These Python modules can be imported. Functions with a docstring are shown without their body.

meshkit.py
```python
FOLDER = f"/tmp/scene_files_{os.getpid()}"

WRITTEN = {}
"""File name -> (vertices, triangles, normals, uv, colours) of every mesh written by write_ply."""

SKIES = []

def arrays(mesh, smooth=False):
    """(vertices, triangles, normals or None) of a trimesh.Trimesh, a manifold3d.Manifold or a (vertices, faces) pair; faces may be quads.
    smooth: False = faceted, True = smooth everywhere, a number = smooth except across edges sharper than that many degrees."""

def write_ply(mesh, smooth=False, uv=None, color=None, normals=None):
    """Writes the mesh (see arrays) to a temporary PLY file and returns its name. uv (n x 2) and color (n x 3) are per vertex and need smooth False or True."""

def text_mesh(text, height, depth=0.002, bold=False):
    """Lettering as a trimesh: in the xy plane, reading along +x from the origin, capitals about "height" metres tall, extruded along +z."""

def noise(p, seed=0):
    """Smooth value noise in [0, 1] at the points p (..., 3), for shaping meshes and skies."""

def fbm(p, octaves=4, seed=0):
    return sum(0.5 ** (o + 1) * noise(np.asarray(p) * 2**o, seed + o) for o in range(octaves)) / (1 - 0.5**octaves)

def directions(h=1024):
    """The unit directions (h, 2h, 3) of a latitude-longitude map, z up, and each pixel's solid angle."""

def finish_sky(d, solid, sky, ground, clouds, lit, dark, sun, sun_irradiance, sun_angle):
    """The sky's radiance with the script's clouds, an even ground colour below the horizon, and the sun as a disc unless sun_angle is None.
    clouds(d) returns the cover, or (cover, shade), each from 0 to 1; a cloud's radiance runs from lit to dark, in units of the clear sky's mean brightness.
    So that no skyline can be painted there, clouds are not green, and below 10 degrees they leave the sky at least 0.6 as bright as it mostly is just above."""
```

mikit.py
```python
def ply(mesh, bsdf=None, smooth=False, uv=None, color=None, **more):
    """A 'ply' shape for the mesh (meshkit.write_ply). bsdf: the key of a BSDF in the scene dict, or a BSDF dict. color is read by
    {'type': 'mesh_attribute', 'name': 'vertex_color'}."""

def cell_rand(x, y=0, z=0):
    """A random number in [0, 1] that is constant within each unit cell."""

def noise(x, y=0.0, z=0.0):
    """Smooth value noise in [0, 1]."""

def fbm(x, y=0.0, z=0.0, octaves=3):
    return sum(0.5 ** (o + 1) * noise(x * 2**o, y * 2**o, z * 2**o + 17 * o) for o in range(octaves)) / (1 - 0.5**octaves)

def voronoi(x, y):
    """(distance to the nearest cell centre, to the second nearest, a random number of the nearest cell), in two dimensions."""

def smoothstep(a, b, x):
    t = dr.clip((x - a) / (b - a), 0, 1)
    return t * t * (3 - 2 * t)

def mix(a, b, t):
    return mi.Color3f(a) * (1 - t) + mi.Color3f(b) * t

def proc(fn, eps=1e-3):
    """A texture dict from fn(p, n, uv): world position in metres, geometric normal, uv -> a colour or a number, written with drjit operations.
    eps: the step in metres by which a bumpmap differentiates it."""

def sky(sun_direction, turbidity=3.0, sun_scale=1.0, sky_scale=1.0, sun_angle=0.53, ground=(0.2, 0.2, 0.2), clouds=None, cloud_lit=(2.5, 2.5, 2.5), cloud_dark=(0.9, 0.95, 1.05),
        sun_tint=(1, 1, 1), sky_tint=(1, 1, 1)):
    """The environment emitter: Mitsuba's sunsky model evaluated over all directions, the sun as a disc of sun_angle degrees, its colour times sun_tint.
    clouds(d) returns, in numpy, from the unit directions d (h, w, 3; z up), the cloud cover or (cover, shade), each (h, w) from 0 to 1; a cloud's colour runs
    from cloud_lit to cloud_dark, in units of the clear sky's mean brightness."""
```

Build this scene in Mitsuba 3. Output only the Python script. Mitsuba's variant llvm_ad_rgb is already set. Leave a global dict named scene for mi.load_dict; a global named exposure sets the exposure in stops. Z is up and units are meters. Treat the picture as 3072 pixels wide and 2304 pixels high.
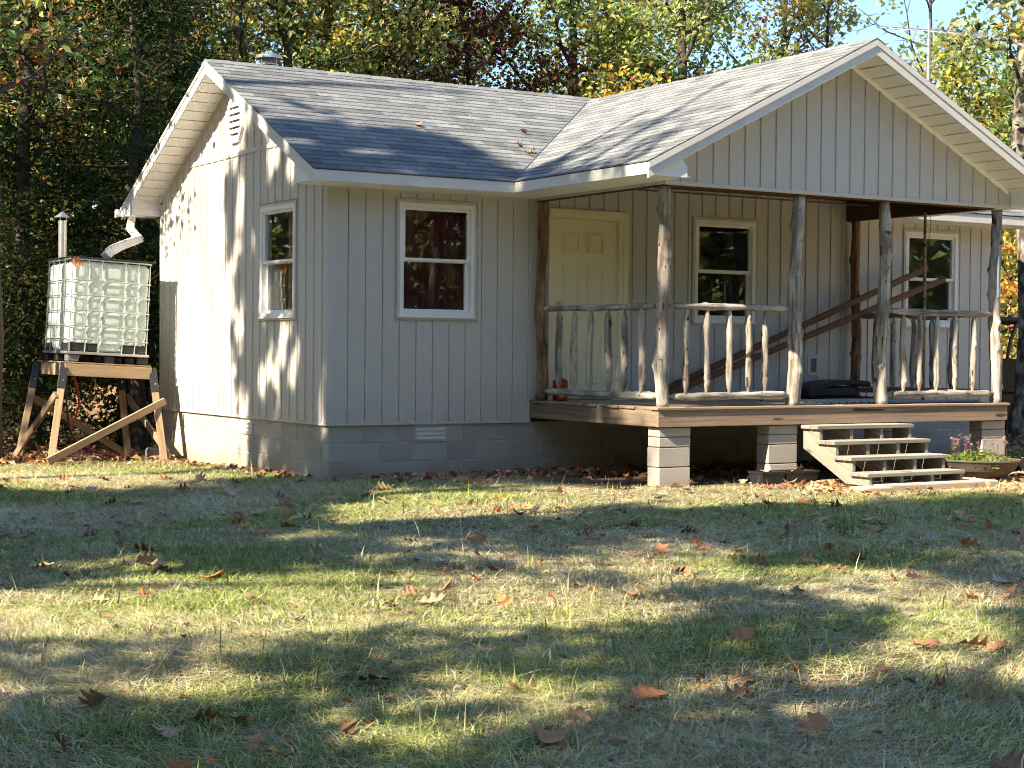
import math
import numpy as np, trimesh, drjit as dr, mitsuba as mi, mikit, meshkit, shapely
from shapely.geometry import Polygon, box as sbox
from mikit import proc, fbm, noise, cell_rand, smoothstep, mix

T = mi.ScalarTransform4f
scene, labels = {}, {}
RNG = np.random.default_rng(7)

# ------------------------------------------------------------------ camera, sky, exposure
EYE = np.array([-7.5276, -16.05, 1.3736])
_y, _p, _r = np.radians([31.3563, -1.1637, 0.4686])
FWD = np.array([np.sin(_y) * np.cos(_p), np.cos(_y) * np.cos(_p), np.sin(_p)])
_rt = np.array([np.cos(_y), -np.sin(_y), 0.0])
_up = np.cross(_rt, FWD)
UPV = -_rt * np.sin(_r) + _up * np.cos(_r)
scene['camera'] = {'type': 'perspective', 'fov': 2 * math.degrees(math.atan(1536 / 5048.5)), 'fov_axis': 'x', 'near_clip': 0.05, 'far_clip': 600.0,
                   'to_world': T().look_at(origin=EYE.tolist(), target=(EYE + FWD).tolist(), up=UPV.tolist())}
SUN = (-1.0, -0.185, 0.735)
scene['sky'] = mikit.sky(SUN, turbidity=3.0, sun_scale=1.25, sun_tint=(0.95, 1.0, 1.05), sky_tint=(0.97, 0.985, 1.03))
exposure = 3.12

# ------------------------------------------------------------------ materials
def rgb(*c): return {'type': 'rgb', 'value': list(c)}
VC = {'type': 'mesh_attribute', 'name': 'vertex_color'}
def two(d): return {'type': 'twosided', 'bsdf': d}
def pr(color, rough=0.5, spec=0.4, **k): return two({'type': 'principled', 'base_color': rgb(*color) if isinstance(color, tuple) else color, 'roughness': rough, 'specular': spec, **k})

def siding_c(p, n, uv):
    t = fbm(p.x * 1.3, p.y * 1.3, p.z * 0.9)
    streak = noise(p.x * 14, p.y * 14, p.z * 1.2)
    low = smoothstep(1.15, 0.55, p.z) * fbm(p.x * 5, p.y * 5, p.z * 5)
    return mix((0.505, 0.482, 0.450), (0.56, 0.54, 0.512), t) * (0.965 + 0.025 * uv.x + 0.03 * streak) * (1 - 0.16 * low)
def white_c(p, n, uv):
    return mix((0.76, 0.755, 0.735), (0.83, 0.825, 0.815), fbm(p.x * 3, p.y * 3, p.z * 3))
def fascia_c(p, n, uv):
    return mix((0.56, 0.555, 0.54), (0.66, 0.655, 0.64), fbm(p.x * 2.2, p.y * 2.2, p.z * 6))
def shingle_c(p, n, uv):
    g = noise(p.x * 160, p.y * 160, p.z * 160)
    b = fbm(p.x * 0.9, p.y * 0.9, 3.0)
    st = noise(p.x * 7, p.y * 7, p.z * 1.5)
    c = mix((0.108, 0.119, 0.132), (0.208, 0.220, 0.232), uv.x)
    return c * (0.80 + 0.30 * g) * (0.88 + 0.16 * b + 0.08 * st)
def block_c(p, n, uv):
    g = noise(p.x * 120, p.y * 120, p.z * 120)
    b = fbm(p.x * 2.5, p.y * 2.5, p.z * 3.5)
    dirt = smoothstep(0.28, 0.0, p.z + 0.16 * fbm(p.x * 4, p.y * 4, 2.0))
    c = mix((0.29, 0.272, 0.248), (0.48, 0.455, 0.42), 0.55 * b + 0.45 * uv.x) * (0.86 + 0.24 * g)
    return mix(c, (0.36, 0.25, 0.15), 0.65 * dirt)
def mortar_c(p, n, uv):
    return mix((0.40, 0.385, 0.36), (0.52, 0.50, 0.47), noise(p.x * 30, p.y * 30, p.z * 30))
def wood(dark, light, gr=30.0, knots=0.8, var=0.35):
    def f(p, n, uv):
        tone = cell_rand(dr.floor(uv.y / 10.0), 3.0, 5.0)
        w = uv.y + 0.03 * noise(uv.x * 2.0, uv.y * 3)
        g = fbm(uv.x * 1.6, w * gr * 1.4, 1.0, octaves=4)
        fine = noise(uv.x * 6.0, uv.y * gr * 7)
        k = noise(uv.x * 2.7, uv.y * 9.0, 7.0)
        kn = smoothstep(0.90, 0.97, k) * knots
        c = mix(dark, light, dr.clip(0.15 + 0.9 * g * 0.8 + 0.25 * (fine - 0.5), 0, 1)) * (1 - var * 0.5 + var * tone)
        return c * (1 - 0.75 * kn)
    return f
def log_c(p, n, uv):
    a = fbm(uv.x * 4.5, uv.y * 30, 4.0, octaves=4)
    fine = noise(uv.x * 22, uv.y * 190)
    tone = cell_rand(dr.floor(uv.x / 10.0), 2.0, 2.0)
    k = noise(uv.x * 13.0, uv.y * 30.0, 1.0)
    crack = smoothstep(0.80, 0.90, noise(uv.x * 2.5, uv.y * 75.0, 6.0))
    warm = smoothstep(0.42, 0.7, fbm(uv.x * 1.6, uv.y * 9, 9.0))
    bark = smoothstep(0.68, 0.76, fbm(uv.x * 5.0, uv.y * 16, 12.0, octaves=4))
    c = mix((0.17, 0.157, 0.142), (0.49, 0.47, 0.435), dr.clip((a - 0.5) * 2.2 + 0.5 + 0.4 * (fine - 0.5), 0, 1))
    c = c * mix((1, 1, 1), (1.08, 0.90, 0.72), warm * 0.5)
    c = mix(c, (0.15, 0.10, 0.07), 0.6 * bark)
    return c * (0.80 + 0.25 * tone) * (1 - 0.85 * smoothstep(0.86, 0.93, k)) * (1 - 0.45 * crack)
def bark_c(p, n, uv):
    g = fbm(p.x * 16, p.y * 16, p.z * 3.0)
    return mix((0.032, 0.027, 0.022), (0.125, 0.108, 0.09), g)
def pale_bark_c(p, n, uv):
    g = fbm(p.x * 14, p.y * 14, p.z * 6.0, octaves=4)
    return mix((0.05, 0.044, 0.038), (0.32, 0.295, 0.262), smoothstep(0.35, 0.8, g))
def soil_c(p, n, uv):
    a = fbm(p.x * 2.1, p.y * 2.1, 0.0, octaves=4)
    b = fbm(p.x * 22, p.y * 22, 1.0)
    far = smoothstep(2.0, 7.0, p.y)
    lawn = mix((0.055, 0.046, 0.028), (0.125, 0.10, 0.06), a) * (0.6 + 0.8 * b)
    off = dr.clip(smoothstep(10.0, 13.0, p.x) + smoothstep(-11.5, -14.0, p.y), 0, 1)
    lawn = mix(lawn, mix((0.22, 0.20, 0.11), (0.34, 0.30, 0.18), a), off)
    wood_ = mix((0.10, 0.06, 0.035), (0.24, 0.16, 0.095), a) * (0.5 + 1.0 * b)
    bare = smoothstep(0.35, 0.0, dr.abs(p.y + 0.15) - 0.30) * smoothstep(-0.6, 0.3, p.x)
    bare2 = smoothstep(2.2, 2.7, p.x) * smoothstep(-2.75, -2.3, p.y) * smoothstep(5.2, 4.4, p.y)  # bare soil under the deck, its colour darkened to carry the deck's shade
    path = smoothstep(3.6, 4.3, p.x) * smoothstep(-4.15, -3.7, p.y + 0.25 * noise(p.x * 3, p.y * 3)) * smoothstep(-2.2, -2.5, p.y)
    c = mix(lawn, wood_, far)
    c = mix(c, mix((0.17, 0.115, 0.075), (0.30, 0.21, 0.14), b), dr.clip(bare, 0, 1))
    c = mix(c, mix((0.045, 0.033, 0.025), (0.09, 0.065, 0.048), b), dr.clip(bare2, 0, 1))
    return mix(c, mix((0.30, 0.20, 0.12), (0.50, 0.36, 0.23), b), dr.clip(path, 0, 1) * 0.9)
def door_c(p, n, uv):
    return mix((0.78, 0.72, 0.50), (0.82, 0.765, 0.55), fbm(p.x * 3, p.y, p.z * 2))
def galv_c(p, n, uv):
    return mix((0.55, 0.56, 0.58), (0.75, 0.76, 0.78), fbm(p.x * 12, p.y * 12, p.z * 5))
def bamboo_c(p, n, uv):
    return mix((0.20, 0.14, 0.05), (0.42, 0.33, 0.13), fbm(uv.x * 3, uv.y * 40)) * (1 - 0.5 * smoothstep(0.93, 0.98, dr.abs(dr.sin(uv.x * 11))))
def rug_c(p, n, uv):
    z = dr.abs(2 * (p.x * 9 - dr.floor(p.x * 9)) - 1)
    b = p.y * 5.2 + 0.25 * z
    b = b - dr.floor(b)
    return dr.select(b < 0.22, mi.Color3f(0.05, 0.045, 0.07), mi.Color3f(0.44, 0.41, 0.38)) * (0.8 + 0.3 * noise(p.x * 150, p.y * 150))
def curtain_c(base):
    def f(p, n, uv): return mi.Color3f(*base) * (0.75 + 0.5 * noise(p.x * 9 + p.y * 9, p.z * 0.7))
    return f
def can_c(p, n, uv):
    lab = (dr.abs(uv.y - 0.30) < 0.13) & (dr.abs(uv.x - 0.35) < 0.2)
    return dr.select(lab, mi.Color3f(0.72, 0.52, 0.10), mi.Color3f(0.40, 0.02, 0.015))

B = {
    'siding': pr(proc(siding_c), 0.48, 0.4), 'white_vinyl': pr(proc(white_c), 0.38, 0.5), 'fascia_metal': pr(proc(fascia_c), 0.42, 0.45),
    'shingle_mat': pr((0.07, 0.07, 0.075), 0.9, 0.15), 'shingle_grit': pr(proc(shingle_c), 0.9, 0.15), 'concrete_block': pr(proc(block_c), 0.9, 0.15), 'mortar': pr(proc(mortar_c), 0.9, 0.1),
    'deck_wood': pr(proc(wood((0.085, 0.062, 0.046), (0.40, 0.315, 0.235), 30.0, 0.9, 0.3)), 0.75, 0.2),
    'rim_wood': pr(proc(wood((0.13, 0.088, 0.062), (0.37, 0.285, 0.215), 30.0, 1.0, 0.1)), 0.75, 0.2),
    'step_wood': pr(proc(wood((0.12, 0.112, 0.095), (0.38, 0.358, 0.305))), 0.75, 0.2),
    'pine': pr(proc(wood((0.20, 0.135, 0.08), (0.41, 0.305, 0.20), 22.0)), 0.65, 0.25),
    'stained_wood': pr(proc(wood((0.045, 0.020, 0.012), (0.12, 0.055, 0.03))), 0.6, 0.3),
    'red_board': pr(proc(wood((0.08, 0.035, 0.018), (0.22, 0.11, 0.055))), 0.55, 0.3),
    'peeled_log': pr(proc(log_c), 0.75, 0.2), 'brown_log': pr(proc(lambda p, n, uv: log_c(p, n, uv) * mi.Color3f(0.62, 0.40, 0.26)), 0.75, 0.2), 'bark': pr(proc(bark_c), 0.9, 0.1), 'pale_bark': pr(proc(pale_bark_c), 0.9, 0.1),
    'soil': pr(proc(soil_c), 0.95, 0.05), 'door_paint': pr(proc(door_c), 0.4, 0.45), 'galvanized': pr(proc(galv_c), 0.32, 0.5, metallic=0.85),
    'black_plastic': pr((0.018, 0.018, 0.02), 0.45, 0.5), 'black_paint': pr((0.012, 0.012, 0.014), 0.25, 0.6, clearcoat=0.6), 'rubber': pr((0.02, 0.02, 0.02), 0.85, 0.2),
    'brass': pr((0.55, 0.40, 0.16), 0.3, 0.5, metallic=0.9), 'interior': pr((0.22, 0.21, 0.20), 0.9, 0.1),
    'glass': {'type': 'thindielectric', 'int_ior': 1.5},
    'curtain_red': pr(proc(curtain_c((0.05, 0.008, 0.012))), 0.9, 0.1), 'curtain_pink': pr(proc(curtain_c((0.30, 0.15, 0.15))), 0.9, 0.1),
    'tank_plastic': {'type': 'principledthin', 'base_color': rgb(0.76, 0.85, 0.825), 'roughness': 0.55, 'diff_trans': 0.9, 'spec_trans': 0.0},
    'foliage': {'type': 'principledthin', 'base_color': VC, 'roughness': 0.33, 'diff_trans': 1.0, 'spec_trans': 0.0},
    'grass_blade': {'type': 'principledthin', 'base_color': VC, 'roughness': 0.8, 'eta': 1.2, 'diff_trans': 0.8, 'spec_trans': 0.0},
    'dry_leaf': two({'type': 'principled', 'base_color': VC, 'roughness': 0.6, 'specular': 0.3}),
    'bamboo': pr(proc(bamboo_c), 0.45, 0.4), 'rug_weave': pr(proc(rug_c), 0.95, 0.05), 'can_print': pr(proc(can_c), 0.35, 0.5),
    'blue_plastic': pr((0.12, 0.18, 0.26), 0.4, 0.5), 'blue_metal': pr((0.30, 0.36, 0.48), 0.35, 0.5), 'red_hose': pr((0.40, 0.035, 0.02), 0.5, 0.4),
    'grey_plastic': pr((0.13, 0.14, 0.15), 0.55, 0.35), 'aged_clay': pr(proc(wood((0.03, 0.026, 0.022), (0.12, 0.10, 0.085), 14.0)), 0.7, 0.3),
}
scene.update(B)

# ------------------------------------------------------------------ helpers
used = {}
def key_of(name):
    n = used.get(name, -1) + 1
    used[name] = n
    return name if n == 0 else f'{name}_{n:03d}'
def put(name, m, bsdf, label=None, cat=None, group=None, kind=None, smooth=False, color=None, number=True):
    k = key_of(name) if number else name
    v, f, uv = (m if len(m) == 3 else (*m, None))
    if smooth is not True and smooth is not False: uv = None
    scene[k] = mikit.ply((v, f), bsdf, smooth=smooth, uv=uv, color=color)
    tag(k, label, cat, group, kind)
    return k
def tag(k, label=None, cat=None, group=None, kind=None):
    d = {a: b for a, b in (('label', label), ('category', cat), ('group', group), ('kind', kind)) if b}
    if d: labels[k] = d
def thing(name, label, cat, group=None):
    k = key_of(name); tag(k, label, cat, group); return k
def tri(f):
    f = np.asarray(f, int)
    return np.vstack([f[:, [0, 1, 2]], f[:, [0, 2, 3]]]) if f.shape[1] == 4 else f
def cat(ms):
    V, F, U, at = [], [], [], 0
    for m in ms:
        v, f, u = m if len(m) == 3 else (*m, None)
        V.append(v); F.append(np.asarray(f) + at); at += len(v)
        U.append(np.zeros((len(v), 2)) if u is None else u)
    return np.vstack(V), np.vstack(F), np.vstack(U)
_CUBE = np.array([[x, y, z] for x in (-.5, .5) for y in (-.5, .5) for z in (-.5, .5)])
_CUBEF = np.array([[0, 1, 3, 2], [4, 6, 7, 5], [0, 4, 5, 1], [2, 3, 7, 6], [0, 2, 6, 4], [1, 5, 7, 3]])
def cuboid(s, bevel=0.0):
    s = np.asarray(s, float)
    if bevel <= 0: return _CUBE * s, tri(_CUBEF)
    h, P = s / 2, []
    b = min(bevel, 0.45 * s.min())
    for c in _CUBE * 2:
        for a in range(3):
            q = c * (h - b); q[a] = c[a] * h[a]; P.append(q)
    m = trimesh.convex.convex_hull(np.array(P))
    return np.array(m.vertices), np.array(m.faces)
def bx(x0, x1, y0, y1, z0, z1, bevel=0.0, tone=None):
    v, f = cuboid((x1 - x0, y1 - y0, z1 - z0), bevel)
    v = v + np.array([(x0 + x1) / 2, (y0 + y1) / 2, (z0 + z1) / 2])
    return v, f, np.full((len(v), 2), RNG.random() if tone is None else tone)
def lumber(p, q, w, h, up=(0, 0, 1), bevel=0.004):
    """a board from p to q (centre line), w across, h along up; uv: grain along u"""
    p, q, up = (np.asarray(a, float) for a in (p, q, up))
    d = q - p; L = np.linalg.norm(d); d /= L
    s = np.cross(up, d); s /= np.linalg.norm(s); u = np.cross(d, s)
    v, f = cuboid((L, w, h), bevel)
    uv = np.stack([v[:, 0] + RNG.uniform(0, 40), (v[:, 1] + 1.37 * v[:, 2] + 2 + RNG.uniform(0, 4)) + 10 * RNG.integers(0, 40)], 1)
    return (p + q) / 2 + v[:, :1] * d + v[:, 1:2] * s + v[:, 2:] * u, f, uv
def frame_of(d):
    a = np.array([0, 0, 1.0]) if abs(d[2]) < 0.9 else np.array([1.0, 0, 0])
    s = np.cross(a, d); s /= np.linalg.norm(s)
    return s, np.cross(d, s)
def tube(P, R, sides=10, caps=True, uo=None, rough=0.0, seed=0):
    P = np.asarray(P, float); R = np.broadcast_to(np.asarray(R, float), (len(P),))
    t = np.gradient(P, axis=0); t /= np.linalg.norm(t, axis=1, keepdims=True) + 1e-12
    s, _ = frame_of(t[0]); S = []
    for i in range(len(P)):
        s = s - t[i] * (s @ t[i]); s /= np.linalg.norm(s); S.append(s)
    S = np.array(S); Q = np.cross(t, S)
    ang = np.arange(sides) * 2 * np.pi / sides
    rr = np.repeat(R[:, None], sides, 1)
    ln = np.concatenate([[0], np.cumsum(np.linalg.norm(np.diff(P, axis=0), axis=1))])
    if rough:
        g = np.stack([np.broadcast_to(ln[:, None] * 6, rr.shape), np.cos(ang) * 1.4 + 5 + 0 * rr, np.sin(ang) * 1.4 + 5 + 0 * rr], -1)
        rr = rr * (1 + rough * (2 * meshkit.fbm(g, 3, seed) - 1))
    v = P[:, None] + rr[..., None] * (np.cos(ang)[None, :, None] * S[:, None] + np.sin(ang)[None, :, None] * Q[:, None])
    i, j = np.meshgrid(np.arange(len(P) - 1), np.arange(sides), indexing='ij')
    f = np.stack([i * sides + j, i * sides + (j + 1) % sides, (i + 1) * sides + (j + 1) % sides, (i + 1) * sides + j], -1).reshape(-1, 4)
    v = v.reshape(-1, 3); f = tri(f)
    o = (RNG.uniform(0, 30) if uo is None else uo)
    uv = np.stack([np.repeat(ln, sides) + o, np.tile(np.minimum(ang, 2 * np.pi - ang), len(P)) * np.repeat(R, sides) * 1.0 + 1], 1)
    if caps:
        n = len(v); v = np.vstack([v, P[:1], P[-1:]]); uv = np.vstack([uv, uv[:1], uv[-1:]])
        k = np.arange(sides); m = (len(P) - 1) * sides
        f = np.vstack([f, np.stack([(k + 1) % sides, k, k * 0 + n], 1), np.stack([m + k, m + (k + 1) % sides, k * 0 + n + 1], 1)])
    return v, f, uv
def prism(poly, t0, t1, o, U, V):
    """shapely polygon (a, b) extruded along N = U x V from t0 to t1"""
    o, U, V = (np.asarray(a, float) for a in (o, U, V)); N = np.cross(U, V)
    out = []
    for g in getattr(poly, 'geoms', [poly]):
        if g.geom_type != 'Polygon' or g.area < 1e-6: continue
        m = trimesh.creation.extrude_polygon(g, t1 - t0, engine='earcut')
        w = np.array(m.vertices)
        out.append((o + w[:, :1] * U + w[:, 1:2] * V + (w[:, 2:] + t0) * N, np.array(m.faces)))
    return cat(out) if out else None
def log(p, q, r0, r1, seed, bend=0.012, rough=0.16, knots=5, ends=None, sides=14, step=0.045):
    p, q = np.asarray(p, float), np.asarray(q, float); rg = np.random.default_rng(seed)
    L = np.linalg.norm(q - p); n = max(8, int(L / step)); t = np.linspace(0, 1, n)
    P = p + (q - p) * t[:, None]; s, u = frame_of((q - p) / L)
    ph = rg.uniform(0, 6, 4)
    P = P + (bend * np.sin(t * 5.5 + ph[0]) * np.sin(np.pi * t))[:, None] * s + (bend * np.sin(t * 4.1 + ph[1]) * np.sin(np.pi * t))[:, None] * u
    R = r0 + (r1 - r0) * t
    R = R * (1 + 0.06 * np.sin(t * L * 7 + ph[2]) + 0.035 * np.sin(t * L * 19 + ph[3]))
    if ends:
        a, k = ends; d = np.minimum(t, 1 - t) * L
        R = np.where(d < a, R * k, np.where(d < a + 0.05, R * (k + (1 - k) * np.clip((d - a) / 0.05, 0, 1) ** 0.5), R))
    m = tube(P, R, sides, True, 10 * rg.integers(0, 50) + rg.uniform(0, 5), rough, seed)
    v = m[0]
    for _ in range(knots):
        c = v[rg.integers(0, len(v) - 2)].copy(); d = np.linalg.norm(v - c, axis=1)
        ax = P[np.argmin(np.linalg.norm(P - c, axis=1))]; out = (c - ax) / (np.linalg.norm(c - ax) + 1e-9)
        v += out * (0.35 * r0 * np.exp(-(d / (0.55 * r0)) ** 2))[:, None]
    return m
def gz(x, y):
    x, y = np.asarray(x, float), np.asarray(y, float)
    g = -0.013 * np.clip(y, 0, 30) * (1 / (1 + np.exp((x - 9) * 0.8))) + 0.009 * np.clip(y + 2.5, -60, 0)
    p = np.stack([x * 0.35, y * 0.35, 0 * x], -1)
    away = np.clip(np.maximum(-y - 2.6, np.maximum(-x - 0.4, x - 10.5)) / 2.5, 0, 1)
    return g + (meshkit.fbm(p, 3, 5) - 0.5) * 0.10 * away

# ------------------------------------------------------------------ house dimensions (fitted)
ZF, ZS, L, WR, ZE, E, RK = 0.5686, 3.0756, 5.104, 9.95, 3.1965, 0.4734, 0.395
PT, XE, XC, D, RF, ZD, XD0, XD1 = 0.5, 1.9726, 4.895, 2.454, 0.4823, 0.8083, 2.4731, 7.454
ZR, ZR2, XE2 = ZE + PT * (L / 2 + E), ZE + PT * (XC - XE), 2 * XC - XE
G0, G1, ZG = 2.532, 7.4205, 3.0364
CS, SN = math.cos(math.atan(PT)), math.sin(math.atan(PT))
house = thing('house', 'single-storey cabin with pale board-and-batten siding, grey shingle gable roof and log-post porch', 'house')
H = 'house__'
FRONT = dict(o=(0, 0, 0), U=(1, 0, 0), V=(0, 0, 1)); LEFT = dict(o=(0, 0, 0), U=(0, -1, 0), V=(0, 0, 1))

# foundation and blocks
put(H + 'foundation', cat([bx(0.0195, WR - .03, 0.0195, L - .03, -0.4, ZF - .004)]), 'mortar')
def block(x0, x1, y0, y1, z0, z1): return bx(x0, x1, y0, y1, z0, z1, 0.004)
vents_f, vents_l = (1.035, 1.42), (2.03, 2.45)
for c in range(4):
    z1 = ZF - .004 - 0.2032 * c + (0.02 if c == 0 else 0.0); z0 = ZF - .004 - 0.2032 * (c + 1) + 0.009
    z1 = min(z1, ZF - .004)
    off = 0.2032 * (c % 2)
    for side, total in ((0, WR), (1, L)):
        edges = [0.0] + [off + 0.4064 * k for k in range(30) if 0.05 < off + 0.4064 * k < total - .05] + [total]
        for a, b in zip(edges[:-1], edges[1:]):
            va, vb = (vents_f, vents_l)[side]
            if c == 0 and b > va + .02 and a < vb - .02:
                cuts = [(a, va - .006), (vb + .006, b)]
            else: cuts = [(a, b)]
            for a2, b2 in cuts:
                if b2 - a2 < .05: continue
                if side == 0: m = block(a2 + (.012 if a2 == 0 else .004), b2 - .005, 0.012 + RNG.uniform(0, .003), 0.18, z0, z1)
                else:
                    if a2 == 0: continue
                    m = block(0.012 + RNG.uniform(0, .003), 0.18, a2 + .004, b2 - .005, z0, z1)
                    # corner block is the front's
                put(H + 'foundation__block', m, 'concrete_block')
        if side == 1:
            put(H + 'foundation__block', block(0.013, 0.18, 0.185, edges[1] - .005, z0, z1) if edges[1] > .25 else block(0.013, .1, .186, .2, z0, z1), 'concrete_block')
vz0, vz1 = .395, .545
k = put(H + 'foundation__vent', cat([bx(vents_f[0], vents_f[1], .02, .05, vz0 - .03, vz1)]), 'grey_plastic')
for i in range(3):
    m = cuboid((vents_f[1] - vents_f[0] - .02, .05, .042), .004); a = math.radians(28); R = np.array([[1, 0, 0], [0, math.cos(a), -math.sin(a)], [0, math.sin(a), math.cos(a)]])
    put(k + '__slat', (m[0] @ R.T + [sum(vents_f) / 2, .012, vz0 + .005 + .048 * i], m[1], np.full((len(m[0]), 2), .6)), 'fascia_metal')
k = put(H + 'foundation__vent', cat([bx(.02, .05, vents_l[0], vents_l[1], vz0 - .03, vz1)]), 'grey_plastic')
for i in range(3):
    m = cuboid((.05, vents_l[1] - vents_l[0] - .02, .042), .004); a = math.radians(-28); R = np.array([[math.cos(a), 0, math.sin(a)], [0, 1, 0], [-math.sin(a), 0, math.cos(a)]])
    put(k + '__slat', (m[0] @ R.T + [.012, sum(vents_l) / 2, vz0 + .005 + .048 * i], m[1], np.full((len(m[0]), 2), .6)), 'fascia_metal')

# windows (x0, x1, z0, z1) and door on the front plane; left window in a = -y
W1, W2, W3 = (0.815, 1.735, 1.725, 2.945), (4.775, 5.695, 1.725, 2.945), (8.205, 9.14, 1.73, 2.95)
WL = (-1.765, -0.815, 1.715, 2.95)
DOOR, DTRIM = (2.789, 3.620, 0.83, 2.862), (2.721, 3.773, 0.80, 2.955)
def rect(a, g=0.0): return sbox(a[0] - g, a[2] - g, a[1] + g, a[3] + g)
holesF = shapely.union_all([rect(W1, -.02), rect(W2, -.02), rect(W3, -.02), rect(DOOR, -.005)])
holesL = rect(WL, -.02)
def roof_z(y): return ZR - PT * abs(y - L / 2)
def make_wall(name, polys, holes, plane, seams, trims_gap, bw=0.04):
    """backing sheet plus one board part per panel with its raised batten"""
    poly = shapely.union_all(polys)
    w = put(name, prism(poly.difference(holes), -.10, 0.0, **plane), 'siding')
    cut = holes.buffer(trims_gap, join_style='mitre') if trims_gap else holes
    for pg, (s0, ds) in zip(polys, seams):
        a0, _, a1, _ = pg.bounds; k0 = math.floor((a0 - s0) / ds)
        for k in range(k0, k0 + 80):
            x = s0 + ds * k
            if x > a1: break
            strip = sbox(x + .003, -1, x + ds - .003, 9).intersection(pg).difference(cut)
            if strip.area < .004: continue
            bat = sbox(x + .003, -1, x + .003 + bw, 9).intersection(pg).difference(cut)
            tone = RNG.random()
            for g in getattr(strip, 'geoms', [strip]):
                if g.area < .003: continue
                ms = [prism(g, .001, .012, **plane)]
                b = prism(bat.intersection(g.buffer(.001)), .005, .024, **plane)
                if b: ms.append(b)
                m = cat(ms); m[2][:] = tone
                put(w + '__board', m, 'siding')
    return w
bF1 = sbox(0.06, ZF + .02, 2.47, ZS - .005); bF2 = sbox(2.47, ZD + .005, 7.16, ZS + .35); bF3 = sbox(7.16, ZF + .02, WR - .06, ZS - .005)
make_wall(H + 'wall', [bF1, bF2, bF3], holesF, FRONT, [(.2136, .2032), (.2136, .2032), (7.156, .2032)], 0.075)
low = Polygon([(-L + .05, ZF + .02), (-.06, ZF + .02), (-.06, 3.24), (-.06 - .8, 3.615), (-L + .8, 3.615), (-L + .05, 3.24)])
low = Polygon([(-L + .05, ZF + .02), (-.06, ZF + .02)] + [(-y, min(3.612, roof_z(y) - .16)) for y in np.linspace(.06, L - .05, 60)])
up_ = Polygon([(-y, 3.665) for y in (L / 2 + .95, L / 2 - .95)][::1] + [(-(L / 2 - 1.77), 3.665), (-L / 2, ZR - .16), (-(L / 2 + 1.77), 3.665)])
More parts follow.
